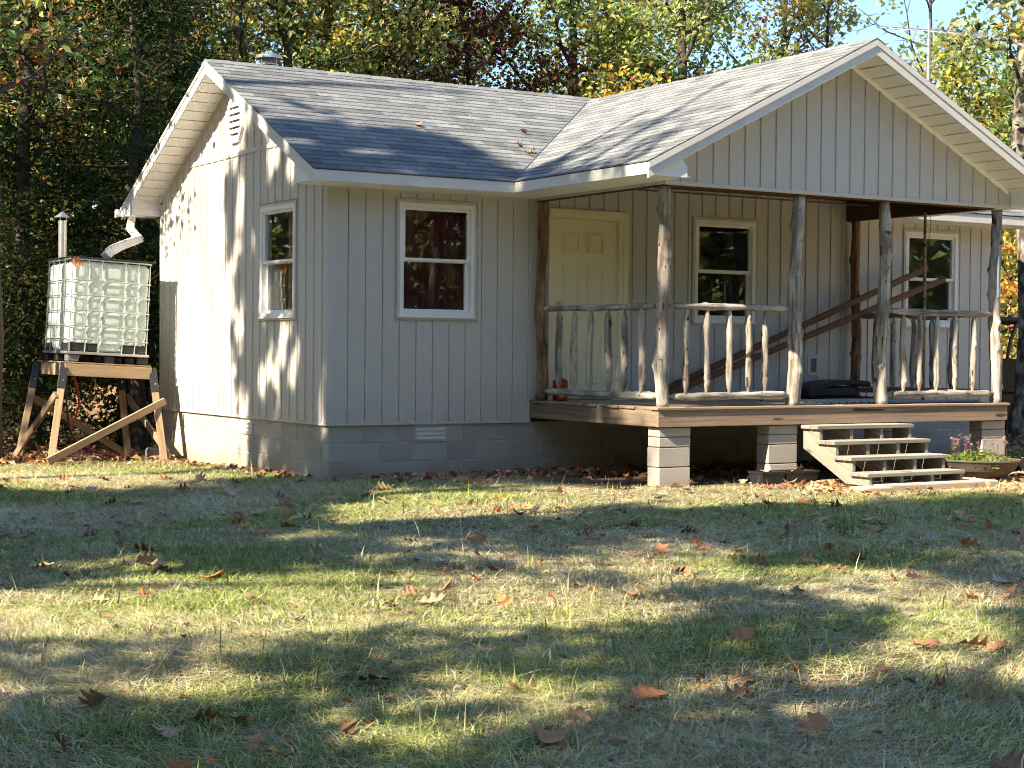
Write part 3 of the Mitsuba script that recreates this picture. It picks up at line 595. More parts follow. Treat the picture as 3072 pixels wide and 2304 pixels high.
tk = thing('water_tank', 'white translucent water tank in a metal cage on the timber stand', 'water tank')
TW, TD, TB, TT = 1.0, 1.22, .165, 1.275
ex = np.array([0, .2, .374, .677, .845, 1.0]) * (TW - .03) + .015; ey = np.array([0, .25, .5, .75, 1.0]) * (TD - .03) + .015
ez = np.array([0, .137, .284, .453, .621, .784, 1.0]) * (TT - .15) + .15
def bottle():
    nn = 44; g = np.linspace(-1, 1, nn); V, F, at = [], [], 0
    for ax in range(3):
        for s in (-1, 1):
            a, b = np.meshgrid(g, g, indexing='ij'); q = np.zeros((nn, nn, 3)); q[..., ax] = s; q[..., (ax + 1) % 3] = a; q[..., (ax + 2) % 3] = b
            i, j = np.meshgrid(np.arange(nn - 1), np.arange(nn - 1), indexing='ij')
            f = np.stack([i * nn + j, (i + 1) * nn + j, (i + 1) * nn + j + 1, i * nn + j + 1], -1).reshape(-1, 4)
            V.append(q.reshape(-1, 3)); F.append(tri(f if s > 0 else f[:, ::-1]) + at); at += nn * nn
    v, f = np.vstack(V), np.vstack(F)
    h = np.array([TW / 2 - .012, TD / 2 - .012, (TT + .02 - TB) / 2]); r = .075
    q = v * h; c = np.clip(q, -(h - r), h - r); d = q - c; ln = np.linalg.norm(d, axis=1, keepdims=True)
    p = c + d / np.maximum(ln, 1e-9) * r
    nrm = d / np.maximum(ln, 1e-9)
    w = p + [TW / 2, TD / 2, (TT + TB) / 2]
    def cell(x, e):
        k = np.clip(np.searchsorted(e, x) - 1, 0, len(e) - 2); t = (x - e[k]) / (e[k + 1] - e[k]); q = np.clip(np.sin(np.pi * np.clip(t, 0, 1)) / .62, 0, 1); return q * q * (3 - 2 * q)
    cx, cy, cz = cell(w[:, 0], ex), cell(w[:, 1], ey), cell(w[:, 2], ez)
    amp = np.abs(nrm[:, 1]) * cx * cz + np.abs(nrm[:, 0]) * cy * cz
    w = w + nrm * (.016 * amp - .012)[:, None]
    m = trimesh.Trimesh(w, f, process=False); m.merge_vertices(digits_vertex=5)
    return np.array(m.vertices), np.array(m.faces)
put(tk + '__bottle', tmesh(bottle()), 'tank_plastic', smooth=True)
def tbar(P, r=.0075, s=8): return tube([tl(*p) for p in P], r, s)
for x in ex: put(tk + '__cage_bar', tbar([(x, 0, .14), (x, -.004, TT + .02)]), 'galvanized'); put(tk + '__cage_bar', tbar([(x, TD, .14), (x, TD + .004, TT + .02)]), 'galvanized')
for y in ey[1:-1]: put(tk + '__cage_bar', tbar([(0, y, .14), (-.004, y, TT + .02)]), 'galvanized'); put(tk + '__cage_bar', tbar([(TW, y, .14), (TW + .004, y, TT + .02)]), 'galvanized')
for z in (*ez[1:-1], TT + .015):
    c, P = .05, []
    for (x, y, a0) in ((TW - c, c, -90), (TW - c, TD - c, 0), (c, TD - c, 90), (c, c, 180)):
        for a in np.radians(np.linspace(a0, a0 + 90, 5)): P.append((x + (c + .012) * math.cos(a), y + (c + .012) * math.sin(a), z))
    put(tk + '__cage_ring', tbar(P + P[:1], .0085), 'galvanized')
put(tk + '__base_frame', tmesh(cat([bx(-.02, TW + .02, -.025, .03, .118, .150, .006), bx(-.02, TW + .02, TD - .03, TD + .02, .118, .150, .006), bx(-.025, .03, .03, TD - .03, .118, .150, .006), bx(TW - .03, TW + .02, .03, TD - .03, .118, .150, .006)])), 'galvanized')
put(tk + '__tray', tmesh(bx(.03, TW - .03, .03, TD - .03, .120, .160)), 'black_plastic')
for (xa, xb) in ((.02, .365), (.665, .98)): put(tk + '__corner_guard', tmesh(bx(xa, xb, .004, .03, .155, .262, .01)), 'black_plastic')
for (ya, yb) in ((.03, .36), (.86, 1.19)): put(tk + '__corner_guard', tmesh(bx(.004, .03, ya, yb, .155, .262, .01)), 'black_plastic')
for x in (.0, .46, .87):
    for y in (.0, .55, 1.06): put(tk + '__foot', tmesh(bx(x, x + (.13 if x == .46 else .15), y, y + .15, .021, .117, .015)), 'black_plastic' if (x, y) != (.0, .0) else 'grey_plastic')
put(tk + '__cover', tmesh(bx(-.035, TW + .05, -.03, TD + .03, TT + .028, TT + .046, .006)), 'black_plastic', 'black sheet over the tank top')
pp = thing('vent_pipe', 'shiny metal pipe with a peaked cap rising from the water tank top', 'pipe')
pb = tl(.10, .90, TT + .047); pt_ = pb + np.array([.0, 0, .50])
put(pp + '__tube', tube([pb, pt_], .056, 20), 'galvanized', smooth=30)
m = trimesh.creation.cone(.115, .085, sections=6); put(pp + '__cap', (np.array(m.vertices) + pt_ + [0, 0, .035], np.array(m.faces)), 'galvanized')
put(pp + '__cap_stay', tube([pt_ - [.04, .03, .02], pt_ + [-.04, -.03, .05]], .008, 6), 'galvanized'); put(pp + '__cap_stay', tube([pt_ - [-.04, .03, .02], pt_ + [.04, -.03, .05]], .008, 6), 'galvanized')
def curve(P, n=40):
    from scipy.interpolate import CubicSpline
    P = np.array(P, float); return CubicSpline(np.arange(len(P)), P)(np.linspace(0, len(P) - 1, n))
put('garden_hose', tube(curve([tl(.20, .45, .10), tl(.22, .45, -.2), tl(.30, .5, -.55), tl(.22, .5, -.85), (-.95, 4.95, .05), (-.55, 4.75, -.04), (-.30, 4.9, -.05)]), .013, 8), 'red_hose', 'red hose hanging down under the water tank', 'hose', smooth=True)
put('garden_hose', tube(curve([tl(.10, .40, .0), tl(.12, .40, -.5), tl(.25, .45, -.95), (-1.0, 4.7, .02), (-.75, 4.62, -.045), (-.5, 4.72, -.05), (-.4, 5.0, -.05)]), .014, 8), 'black_plastic', 'black hose trailing on the ground under the water tank', 'hose', smooth=True)
jg = thing('plastic_jug', 'small grey jug on the ground beside the right front leg of the tank stand', 'jug')
put(jg + '__body', bx(-.33, -.17, 4.66, 4.80, -.10, .085, .03), 'grey_plastic'); put(jg + '__spout', tube([(-.22, 4.73, .08), (-.22, 4.73, .125)], .022, 10), 'grey_plastic')

# ------------------------------------------------------------------ things on the porch
def board2(p, q, label):
    put('long_board', lumber(p, q, .045, .072, (0, 0, 1), .006), 'red_board', label, 'board')
board2((4.22, -.30, .885), (8.60, -.33, 2.335), 'lower of two long reddish-brown boards leaning across the porch')
board2((4.24, -.20, .935), (8.36, -.26, 2.475), 'upper of two long reddish-brown boards leaning across the porch')
bp = thing('bamboo_pole', 'upright bamboo pole tied to the porch beam in front of the rightmost window', 'pole')
put(bp + '__cane', tube([(7.16, -1.40, ZD), (7.15, -1.42, 1.9), (7.155, -1.41, 3.05)], [.017, .019, .018], 10), 'bamboo', smooth=True)
for z in (2.66, 2.02): put(bp + '__tie', tube([(7.153, -1.415, z - .015), (7.153, -1.415, z + .015)], .027, 10), 'black_plastic')
put(bp + '__cord', tube(curve([(7.16, -1.415, 2.66), (7.21, -1.44, 2.82), (7.20, -1.44, 3.03)], 12), .004, 5), 'grey_plastic')
cn = thing('red_can', 'red can with a yellow label behind the left end of the porch railing', 'can')
m = cuboid((.145, .11, .235), .012); v = m[0]; put(cn + '__body', (v + [2.72, -.27, ZD + .118], m[1], np.stack([(v[:, 0] + .0725) / .145, (v[:, 2] + .1175) / .235], 1)), 'can_print'); put(cn + '__lid', bx(2.68, 2.76, -.31, -.23, ZD + .236, ZD + .252, .005), 'red_hose')
bt = thing('black_tub', 'black tub with a lid lying askew on a mat beside the porch wall', 'tub')
put(bt + '__mat', bx(6.10, 7.15, -.72, -.14, ZD + .001, ZD + .022, .006), 'rubber')
put(bt + '__box', bx(6.08, 6.84, -.60, -.20, ZD + .023, ZD + .15, .02), 'black_plastic')
pts = curve([(0, .12), (.25, .165), (.5, .20), (.8, .205), (1.0, .18)], 24)
pg = Polygon([(a, b) for a, b in pts] + [(a, b - .055) for a, b in pts[::-1]]); put(bt + '__lid', prism(pg, 0, .42, (6.06, -.20, ZD + .023), (1, 0, 0), (0, 0, 1)), 'black_plastic')
put('door_mat', bx(5.05, 6.95, -1.95, -.85, ZD + .0005, ZD + .010), 'rug_weave', 'flat woven rug with dark zigzag stripes on the porch floor', 'rug')
put('metal_panel', lumber((5.75, -2.16, ZD + .018), (7.26, -2.16, ZD + .018), .11, .03), 'blue_metal', 'bluish metal strip lying behind the right front railing', 'strip')
put('blue_tube', tube(curve([(7.30, -2.44, 2.03), (7.285, -2.445, 2.10), (7.283, -2.445, 2.40), (7.296, -2.44, 2.48)], 14), .016, 8), 'blue_plastic', 'narrow blue tube fixed to the left side of the rightmost porch post', 'tube', smooth=True)
for i, (x, w, lab) in enumerate(((3.72, .30, 'left small grey planter tray with dry leaves beside the second pier'), (4.10, .44, 'right small grey planter tray with dry leaves beside the second pier'))):
    k = thing('planter_tray', lab, 'planter tray')
    a = [(x - w / 2, -2.76), (x + w / 2, -2.76), (x + w / 2, -2.54), (x - w / 2, -2.54)]
    v = []
    for s, z in ((.88, 0.0), (1.0, .125), (1.06, .128), (1.06, .145), (.97, .145), (.9, .10)):
        for (px, py) in a: v.append((x + (px - x) * s, -2.65 + (py + 2.65) * s, z + .0))
    f = []
    for r in range(5):
        for c in range(4): f.append([r * 4 + c, r * 4 + (c + 1) % 4, r * 4 + 4 + (c + 1) % 4, r * 4 + 4 + c])
    f.append([20, 21, 22, 23]); put(k + '__tray', (np.array(v), tri(f)), 'black_plastic')

# ------------------------------------------------------------------ leaves and plants
def leaf_quads(C, size, rng, up=.4, aspect=.55, fold=.25, flat=None):
    """folded four-cornered leaves at centres C"""
    n = len(C); nr = rng.normal(size=(n, 3)); nr[:, 2] = np.abs(nr[:, 2]) + up; nr /= np.linalg.norm(nr, axis=1, keepdims=True)
    ax = np.cross(nr, rng.normal(size=(n, 3))); ax /= np.linalg.norm(ax, axis=1, keepdims=True) + 1e-9
    sd_ = np.cross(nr, ax); s = (size * rng.uniform(.65, 1.3, n))[:, None]
    P = np.stack([C - ax * s * .5, C + sd_ * s * aspect * .5 + nr * s * fold * aspect, C + ax * s * .5, C - sd_ * s * aspect * .5 + nr * s * fold * aspect], 1)
    i = np.arange(n)[:, None] * 4
    F = np.vstack([i + [0, 1, 2], i + [0, 2, 3]])
    return P.reshape(-1, 3), F
def palette(cols, w, n, rng, cluster=None, var=.25):
    cols = np.array(cols); w = np.array(w) / np.sum(w)
    idx = rng.choice(len(cols), n, p=w) if cluster is None else cluster
    return np.clip(cols[idx] * np.exp(rng.normal(0, var, (n, 1))) * np.exp(rng.normal(0, .08, (n, 3))), .002, .9)
GREEN, YGRN, GOLD, ORNG, RUST, MAROON, CEDAR, OLIVE = (.19, .275, .09), (.46, .50, .19), (.70, .52, .11), (.60, .27, .09), (.40, .16, .07), (.17, .052, .052), (.050, .080, .030), (.28, .295, .12)
def limb_path(p, d, ln, rg, n=7, wob=.12, lift=.15):
    P = [np.array(p, float)]; d = np.array(d, float); d /= np.linalg.norm(d)
    for _ in range(n - 1):
        d = d + rg.normal(0, wob, 3) + [0, 0, lift / n]; d /= np.linalg.norm(d); P.append(P[-1] + d * ln / (n - 1))
    return np.array(P)
def tree(name, label, base, H, r, crown, nleaf, cols, w, seed, size=.13, lean=(0, 0), bark='bark', shape='oak', group=None, category='tree', spread=.34, leaf_w=.6, nl=None, twig=5, lowcut=None, keep=None, clump=15):
    """base on the ground; crown = (z0, z1, radius); limbs, twigs and leaves around the twigs"""
    rg = np.random.default_rng(seed); bxy = np.array([base[0], base[1], float(gz(base[0], base[1])) - .15])
    k = thing(name, label, category, group)
    n = 14; tt = np.linspace(0, 1, n); wob = np.cumsum(rg.normal(0, .05, (n, 2)), 0) * (H / 10)
    P = bxy + np.stack([lean[0] * tt * H + wob[:, 0], lean[1] * tt * H + wob[:, 1], tt * (H + .15)], 1)
    R = r * (1 - .82 * tt) * (1 + .5 * np.exp(-tt * H / .35)); woods = [tube(P, R, 12, True, None, .12, seed)]
    z0, z1, cr = crown; anchors = []
    nl = nl or int(10 + (z1 - z0) * 2.2)
    for i in range(nl):
        h = (i + rg.uniform(0, 1)) / nl; z = z0 + (z1 - z0) * h
        q = np.array([np.interp(z, P[:, 2] - bxy[2], P[:, c]) for c in range(2)] + [z + bxy[2]]); rt_ = np.interp(z, P[:, 2] - bxy[2], R)
        a = i * 2.399 + rg.uniform(-.4, .4)
        if shape == 'cedar': ln = cr * (1 - .75 * h) * rg.uniform(.7, 1.1); el = rg.uniform(-.25, .15); lift = .1
        else: ln = cr * (.55 + .75 * math.sin(math.pi * min(1, .15 + .8 * h))) * rg.uniform(.6, 1.05); el = rg.uniform(.05, .6) + .5 * h; lift = .25
        Lp = limb_path(q, (math.cos(a) * math.cos(el), math.sin(a) * math.cos(el), math.sin(el)), ln, rg, 8, .13, lift)
        if keep is not None and not keep(Lp[[4, 5, 6, 7]], None).all(): continue
        r0 = min(rt_ * .55, .012 + ln * .016); woods.append(tube(Lp, np.linspace(r0, .008, 8), 5, False, None))
        m = int(twig + ln * 2)
        for j in range(m):
            u = rg.uniform(.06 if shape == 'cedar' else .25, 1.0); b = Lp[min(7, int(u * 7))] + rg.normal(0, .03, 3)
            d = (Lp[-1] - Lp[0]) / ln + rg.normal(0, .75, 3); d[2] = d[2] * .6 + (.1 if shape != 'cedar' else -.05)
            tl_ = rg.uniform(.3, .9) * (.35 + .3 * ln)
            Tp = limb_path(b, d, tl_, rg, 4, .2, .1)
            if keep is not None and not keep(Tp, None).all(): continue
            woods.append(tube(Tp, np.linspace(.011, .004, 4), 3, False, None))
            anchors += [Tp[1], Tp[2], Tp[3]]
    put(k + '__trunk', cat(woods), bark, smooth=True)
    if nleaf:
        A = np.array(anchors); nc = max(8, nleaf // clump)
        cl = rg.integers(0, len(A), nc); cent = A[cl] + rg.normal(0, spread * .7, (nc, 3)) * [1, 1, .7]
        cidx = rg.choice(len(cols), nc, p=np.array(w) / np.sum(w))
        own = rg.integers(0, nc, nleaf); C = cent[own] + rg.normal(0, spread * .55, (nleaf, 3)) * [1, 1, .75]
        mixed = np.where(rg.random(nleaf) < .72, cidx[own], rg.choice(len(cols), nleaf, p=np.array(w) / np.sum(w)))
        ok = np.ones(nleaf, bool)
        if lowcut is not None: ok &= C[:, 2] > lowcut
        ok &= C[:, 2] > gz(C[:, 0], C[:, 1]) + .03
        if keep is not None: ok &= keep(C, rg)
        C, mixed = C[ok], mixed[ok]
        v, f = leaf_quads(C, size, rg, .35, leaf_w, .22); col = palette(cols, w, len(C), rg, mixed)
        put(k + '__crown', (v, f), 'foliage', color=np.repeat(col, 4, 0))
    return k

# ------------------------------------------------------------------ ground
def axis_pts(lo, hi, a, b, fine, n_out):
    m = np.arange(a, b + 1e-6, fine); l = a - (np.geomspace(1, 1 + a - lo, n_out) - 1)[1:][::-1]; h = b + (np.geomspace(1, 1 + hi - b, n_out) - 1)[1:]
    return np.concatenate([l, m, h])
gx, gy_ = axis_pts(-300, 300, -10, 13, .16, 30), axis_pts(-300, 300, -14, 9, .16, 30)
X, Y = np.meshgrid(gx, gy_, indexing='ij'); Z = gz(X, Y)
i, j = np.meshgrid(np.arange(len(gx) - 1), np.arange(len(gy_) - 1), indexing='ij'); ny = len(gy_)
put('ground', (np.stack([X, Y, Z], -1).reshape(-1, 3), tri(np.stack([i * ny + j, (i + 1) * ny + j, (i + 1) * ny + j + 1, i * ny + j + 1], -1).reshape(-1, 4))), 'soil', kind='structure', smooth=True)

# lawn grass: clumps of green and dry blades
rg = np.random.default_rng(11)
HC = np.array([EYE[0], EYE[1]]); FH = np.array([math.sin(_y), math.cos(_y)]); RH = np.array([math.cos(_y), -math.sin(_y)])
STRAW, DRYG, LG, DG = (.72, .62, .40), (.54, .49, .27), (.43, .50, .17), (.22, .28, .085)
def bare_mask(x, y):
    """how much grass grows there, 0 to 1"""
    m = np.ones_like(x)
    n = meshkit.fbm(np.stack([x * 1.3, y * 1.3, 0 * x], -1), 3, 9)
    house_ = (x > -.12) & (x < WR + .1) & (y > -.06); m[house_] = 0
    front = (x > -.2) & (x < 2.5) & (y > -.32 - .7 * (n - .4) - .10 * np.clip(x, 0, 3)); m[front] *= .05
    under = (x > 1.7) & (x < 7.7) & (y > -2.50 + .3 * (n - .5) - .12 * (x > 2.6)); m[under] *= .03
    m *= 1 - .62 * np.clip((n - .36) * 5, 0, 1) * np.clip((-9.2 - y) / 1.0, 0, 1) * np.clip(np.abs(x + 4.0) / 1.2 - .35, 0, 1)
    path = (x > 3.6 + .6 * n) & (x < 9) & (y > -3.75 - .9 * (n - .5)) & (y < -2.4); m[path] *= .12
    back = y > 4.35 + .8 * (n - .5); m[back & (x < 0)] *= .10
    m[(x > 10.3) & (y > 2.0)] *= .5
    return m
def grass(n, flat, d0, d1, h, wdt, seg, seed):
    rg = np.random.default_rng(seed)
    d = np.sqrt(rg.uniform(d0 ** 2, d1 ** 2, n)); w = rg.uniform(-1, 1, n) * (.62 if d1 < 9 else .5) * d
    x = HC[0] + FH[0] * d + RH[0] * w; y = HC[1] + FH[1] * d + RH[1] * w
    P2 = np.stack([x * 1.0, y * 1.0, 0 * x], -1)
    dry = meshkit.fbm(P2 * [.55, .8, 1], 4, 21); cl = meshkit.fbm(P2 * 3.2, 3, 31)
    keep = (rg.random(n) < bare_mask(x, y) * np.clip(.35 + 1.3 * cl, .3, 1)); x, y, dry, cl, d = x[keep], y[keep], dry[keep], cl[keep], d[keep]; n = len(x)
    near = np.clip((-y - 4.5) / 5, 0, 1)
    fdry = np.clip((dry - .47) * 4 + .38 + .24 * near, .06, .92)
    isdry = rg.random(n) < np.clip(fdry + .45 * flat, 0, .97)
    tall = rg.random(n) < .004
    hh = h * rg.uniform(.45, 1.25, n) * (.55 + 1.0 * cl) * np.where(tall, rg.uniform(1.8, 3.0, n), 1)
    az = rg.uniform(0, 2 * np.pi, n); lean = np.where(isdry, rg.uniform(.8, 2.4, n), rg.uniform(.6, 2.2, n)) * np.where(tall, .3, 1) + flat * rg.uniform(.8, 2.5, n)
    comb = 2.6 * meshkit.fbm(P2[keep] * .5, 2, 77) * 3; az = np.where(isdry & (rg.random(n) < .6), comb + rg.normal(0, .5, n), az)
    dx, dy = np.cos(az), np.sin(az); z = gz(x, y) - .004
    wd = wdt * rg.uniform(.6, 1.4, n); sx, sy = -dy * wd * .5, dx * wd * .5
    c = np.where(isdry[:, None], np.where(rg.random(n)[:, None] < .55, STRAW, DRYG), np.where(rg.random(n)[:, None] < .5, LG, DG)) * np.exp(rg.normal(0, .5, (n, 1)))
    pts = []
    for k in range(seg + 1):
        t = k / seg; o = lean * hh * t * t * (.8 if seg > 1 else 1); zz = hh * (t - .5 * np.minimum(lean, 1.7) / 1.7 * t * t) / (1 + .35 * flat * lean) if seg > 1 else hh * t / np.sqrt(1 + lean ** 2)
        zz = np.maximum(zz, .004 + .012 * t); bx_, by_ = x + dx * o, y + dy * o
        q = 1 - t * .75
        if k < seg: pts += [np.stack([bx_ - sx * q, by_ - sy * q, z + zz], 1), np.stack([bx_ + sx * q, by_ + sy * q, z + zz], 1)]
        else: pts += [np.stack([bx_, by_, z + zz], 1)]
    m = len(pts); V = np.stack(pts, 1).reshape(-1, 3); b = np.arange(n)[:, None] * m
    F = [b + [2 * k, 2 * k + 1, 2 * k + 3] for k in range(seg - 1)] + [b + [2 * k, 2 * k + 3, 2 * k + 2] for k in range(seg - 1)] + [b + [m - 3, m - 2, m - 1]]
    return V, np.vstack(F), np.repeat(c, m, 0)
gs = [grass(150000, 0, 4.0, 8.0, .085, .0068, 2, 1), grass(42000, 1, 4.0, 8.5, .13, .0050, 3, 5), grass(170000, 0, 8.0, 12.5, .074, .0084, 2, 2), grass(40000, 1, 8.5, 13, .12, .0070, 2, 6), grass(230000, 0, 12.5, 19.5, .060, .0110, 1, 3), grass(50000, 1, 13, 18, .09, .010, 2, 7), grass(60000, 0, 19.5, 27, .07, .011, 1, 4)]
V, F, C, at = [], [], [], 0
for v, f, c in gs: V.append(v); F.append(f + at); at += len(v); C.append(c)
put('lawn_grass', (np.vstack(V), np.vstack(F)), 'grass_blade', 'patchy autumn lawn of green and straw-coloured grass', 'grass', kind='stuff', color=np.clip(np.vstack(C), 0, .8))

# oak leaves: a lobed outline, cupped and curled
def oak_leaf(seed, s=1.0):
    rg = np.random.default_rng(seed); nn = 22
    t = np.linspace(0, 1, nn); lob = .5 + .5 * np.cos(t * 2 * np.pi * 3.5 + .6); env = np.sin(np.pi * np.clip(t, .0, 1) ** .8) ** .7
    wl = .035 + .40 * env * (.28 + .72 * lob ** .8) * rg.uniform(.85, 1.15, nn); wr = .035 + .40 * env * (.28 + .72 * lob ** .8) * rg.uniform(.85, 1.15, nn)
    wl[0] = wr[0] = .02; wl[-1] = wr[-1] = .015; x = t - .5
    cup, curl, tw = rg.uniform(.5, 2.0), rg.uniform(-1.2, 2.2), rg.uniform(-.8, .8)
    rows = []
    for sgn, wv in ((0, None), (1, wl), (-1, wr)):
        yv = np.zeros(nn) if sgn == 0 else sgn * wv
        zv = cup * yv ** 2 + curl * .22 * (x + .1) ** 2 + tw * x * yv + .012 * np.sin(x * 22 + sgn)
        rows.append(np.stack([x, yv, zv], 1))
    v = np.vstack(rows) * s; i = np.arange(nn - 1)
    f = np.vstack([tri(np.stack([i, i + 1, nn + i + 1, nn + i], 1)), tri(np.stack([i + 1, i, 2 * nn + i, 2 * nn + i + 1], 1))])
    v = np.vstack([v, [[-.5 * s, -.01 * s, 0], [-.5 * s, .01 * s, 0], [-.72 * s, 0, .03 * s]]]); f = np.vstack([f, [[3 * nn, 3 * nn + 1, 3 * nn + 2]]])
    v[:, 2] -= v[:, 2].min(); return v, f
LEAFC = [(.42, .21, .10), (.36, .15, .065), (.27, .135, .07), (.50, .34, .21), (.17, .09, .055), (.44, .28, .18), (.34, .29, .25)]
LEAFN = ['orange-brown', 'rust-orange', 'brown', 'pale tan', 'dark brown', 'tan-pink', 'greyish']
leaf_ply = {}
for a in range(4):
    m = oak_leaf(100 + a)
    for b, c in enumerate(LEAFC):
        cc = np.clip(np.array(c) * np.exp(np.random.default_rng(b).normal(0, .10, (len(m[0]), 1))), 0, .9); leaf_ply[a, b] = mikit.ply(m, 'dry_leaf', smooth=True, color=cc)
def place_leaf(x, y, z, s, az, tilt, a, b, label, group, name='fallen_leaf'):
    k = key_of(name); ax = np.random.default_rng(len(used) + int(1000 * abs(x))).uniform(0, 360)
    scene[k] = {**leaf_ply[a, b], 'to_world': T().translate([x, y, z]).rotate([0, 0, 1], az).rotate([math.cos(ax), math.sin(ax), 0], tilt).scale(s)}
    tag(k, label, 'leaf', group)
rg = np.random.default_rng(5)
spots = []
while len(spots) < 285:
    d = 4.9 + 12.5 * rg.random() ** .75; w = rg.uniform(-.36, .36) * d
    x, y = HC[0] + FH[0] * d + RH[0] * w, HC[1] + FH[1] * d + RH[1] * w
    if (x > -.1 and y > -.1) or (x > 2.4 and y > -2.5) or y > 4.4 or (x > 4.0 and y > -3.75): continue
    if meshkit.fbm(np.array([x * .8, y * .8, 3.]), 2, 3) < rg.uniform(.2, .62): continue
    b = int(rg.choice(7, p=[.2, .17, .19, .12, .14, .1, .08])); up_l = rg.random() < .33
    sec = ('at the near left of', 'in the near middle of', 'at the near right of', 'at the left of', 'in the middle of', 'at the right of', 'at the far left of', 'in the far middle of', 'at the far right of')[3 * int(d > 7.6) + 3 * int(d > 11) + int(w / d > -.1) + int(w / d > .1)]
    spots.append((w / d, x, y, b, up_l, sec))
spots.sort()
ORD = ['first', 'second', 'third', 'fourth', 'fifth', 'sixth', 'seventh', 'eighth', 'ninth', 'tenth', 'eleventh', 'twelfth', 'thirteenth', 'fourteenth', 'fifteenth', 'sixteenth', 'seventeenth', 'eighteenth', 'nineteenth', 'twentieth']
fam = {}
for q in spots: fam.setdefault((q[3], q[4], q[5]), []).append(q)
for (b, up_l, sec), qs in fam.items():
    for i_, (_, x, y, *_r2) in enumerate(qs):
        base = f'{LEAFN[b]} oak leaf {"standing upturned" if up_l else "lying flat"} {sec} the lawn'
        lab = base if len(qs) == 1 else f'{ORD[i_]} from left of the {"upturned" if up_l else "flat"} {LEAFN[b]} leaves {sec} the lawn'
        place_leaf(x, y, float(gz(x, y)) + rg.uniform(.012, .045), rg.uniform(.10, .185), rg.uniform(0, 360), rg.uniform(20, 75) if up_l else rg.uniform(0, 22), int(rg.integers(4)), b, lab, 'oak leaves fallen on the lawn')
for (x, y, lab) in ((3.05 - .4, .55, 0), (3.0, 1.0, 1), (1.55, .95, 2), (2.62, .30, 3), (2.72, .38, 4)):
    z = ZE + PT * (y + E) + .03
    wh = ['leaf on the roof close to the left of the valley line', 'leaf on the upper part of the roof valley', 'single leaf out in the middle of the left roof slope', 'lower of two leaves caught together in the roof valley', 'upper of two leaves caught together in the roof valley'][lab]
    place_leaf(x, y, z, .115, 40 * lab, 26, lab % 4, lab % 2, 'rust-orange ' + wh if lab % 2 else 'orange-brown ' + wh, None)
q = tl(.06, .0, TT - .03) - n0 * .03; k = key_of('fallen_leaf'); scene[k] = {**leaf_ply[1, 1], 'to_world': T().translate(q.tolist()).rotate([1, 0, 0], 80).scale(.16)}; tag(k, 'rust-red leaf stuck on the upper left front edge of the water tank cage', 'leaf')
for i_, (x, w_) in enumerate(((3.70, .15), (4.12, .15))):
    place_leaf(x, -2.66, .15, w_, 60 + 100 * i_, 25, i_, 3, ('pale tan dry leaf lying in the left small planter tray', 'pale tan dry leaf lying in the right small planter tray')[i_], None)
# leaf litter that nobody could count
def litter(n, fn, seed, size=.10):
    rg = np.random.default_rng(seed); P = fn(rg, n); P = P[:, :2]
    z = gz(P[:, 0], P[:, 1]) + rg.uniform(.006, .035, len(P))
    v, f = leaf_quads(np.column_stack([P, z]), size, rg, 1.6, .62, .5)
    c = palette(LEAFC, [3, 2, 3, 2, 2, 1.5, 1], len(P), rg, None, .25); return v, f, np.repeat(c, 4, 0)
parts = [litter(520, lambda r, n: np.column_stack([r.uniform(.3, 7.6, n), -.05 - np.abs(r.normal(0, .55, n))]), 1), litter(110, lambda r, n: np.column_stack([r.uniform(2.4, 7.5, n), r.uniform(-2.6, -.1, n)]), 2),
         litter(700, lambda r, n: np.column_stack([r.uniform(3.4, 8.2, n), -2.75 - np.abs(r.normal(0, .55, n))]), 3, .075), litter(2600, lambda r, n: np.column_stack([r.uniform(-4.5, .2, n), r.uniform(4.2, 16, n)]), 4, .11),
         litter(160, lambda r, n: np.column_stack([-.12 - np.abs(r.normal(0, .22, n)), r.uniform(0, 5.2, n)]), 6, .08), litter(1500, lambda r, n: np.column_stack([r.uniform(8, 16, n), r.uniform(-3, 9, n)]), 7, .11), litter(1100, lambda r, n: np.column_stack([r.uniform(-8, 9, n), r.uniform(-13, -2.6, n)]), 8, .06)]
V, F, C, at = [], [], [], 0
for v, f, c in parts: V.append(v); F.append(f + at); at += len(v); C.append(c)
put('leaf_litter', (np.vstack(V), np.vstack(F)), 'dry_leaf', 'brown leaf litter under the porch, along the foundation and under the trees', 'leaf litter', kind='stuff', color=np.vstack(C))

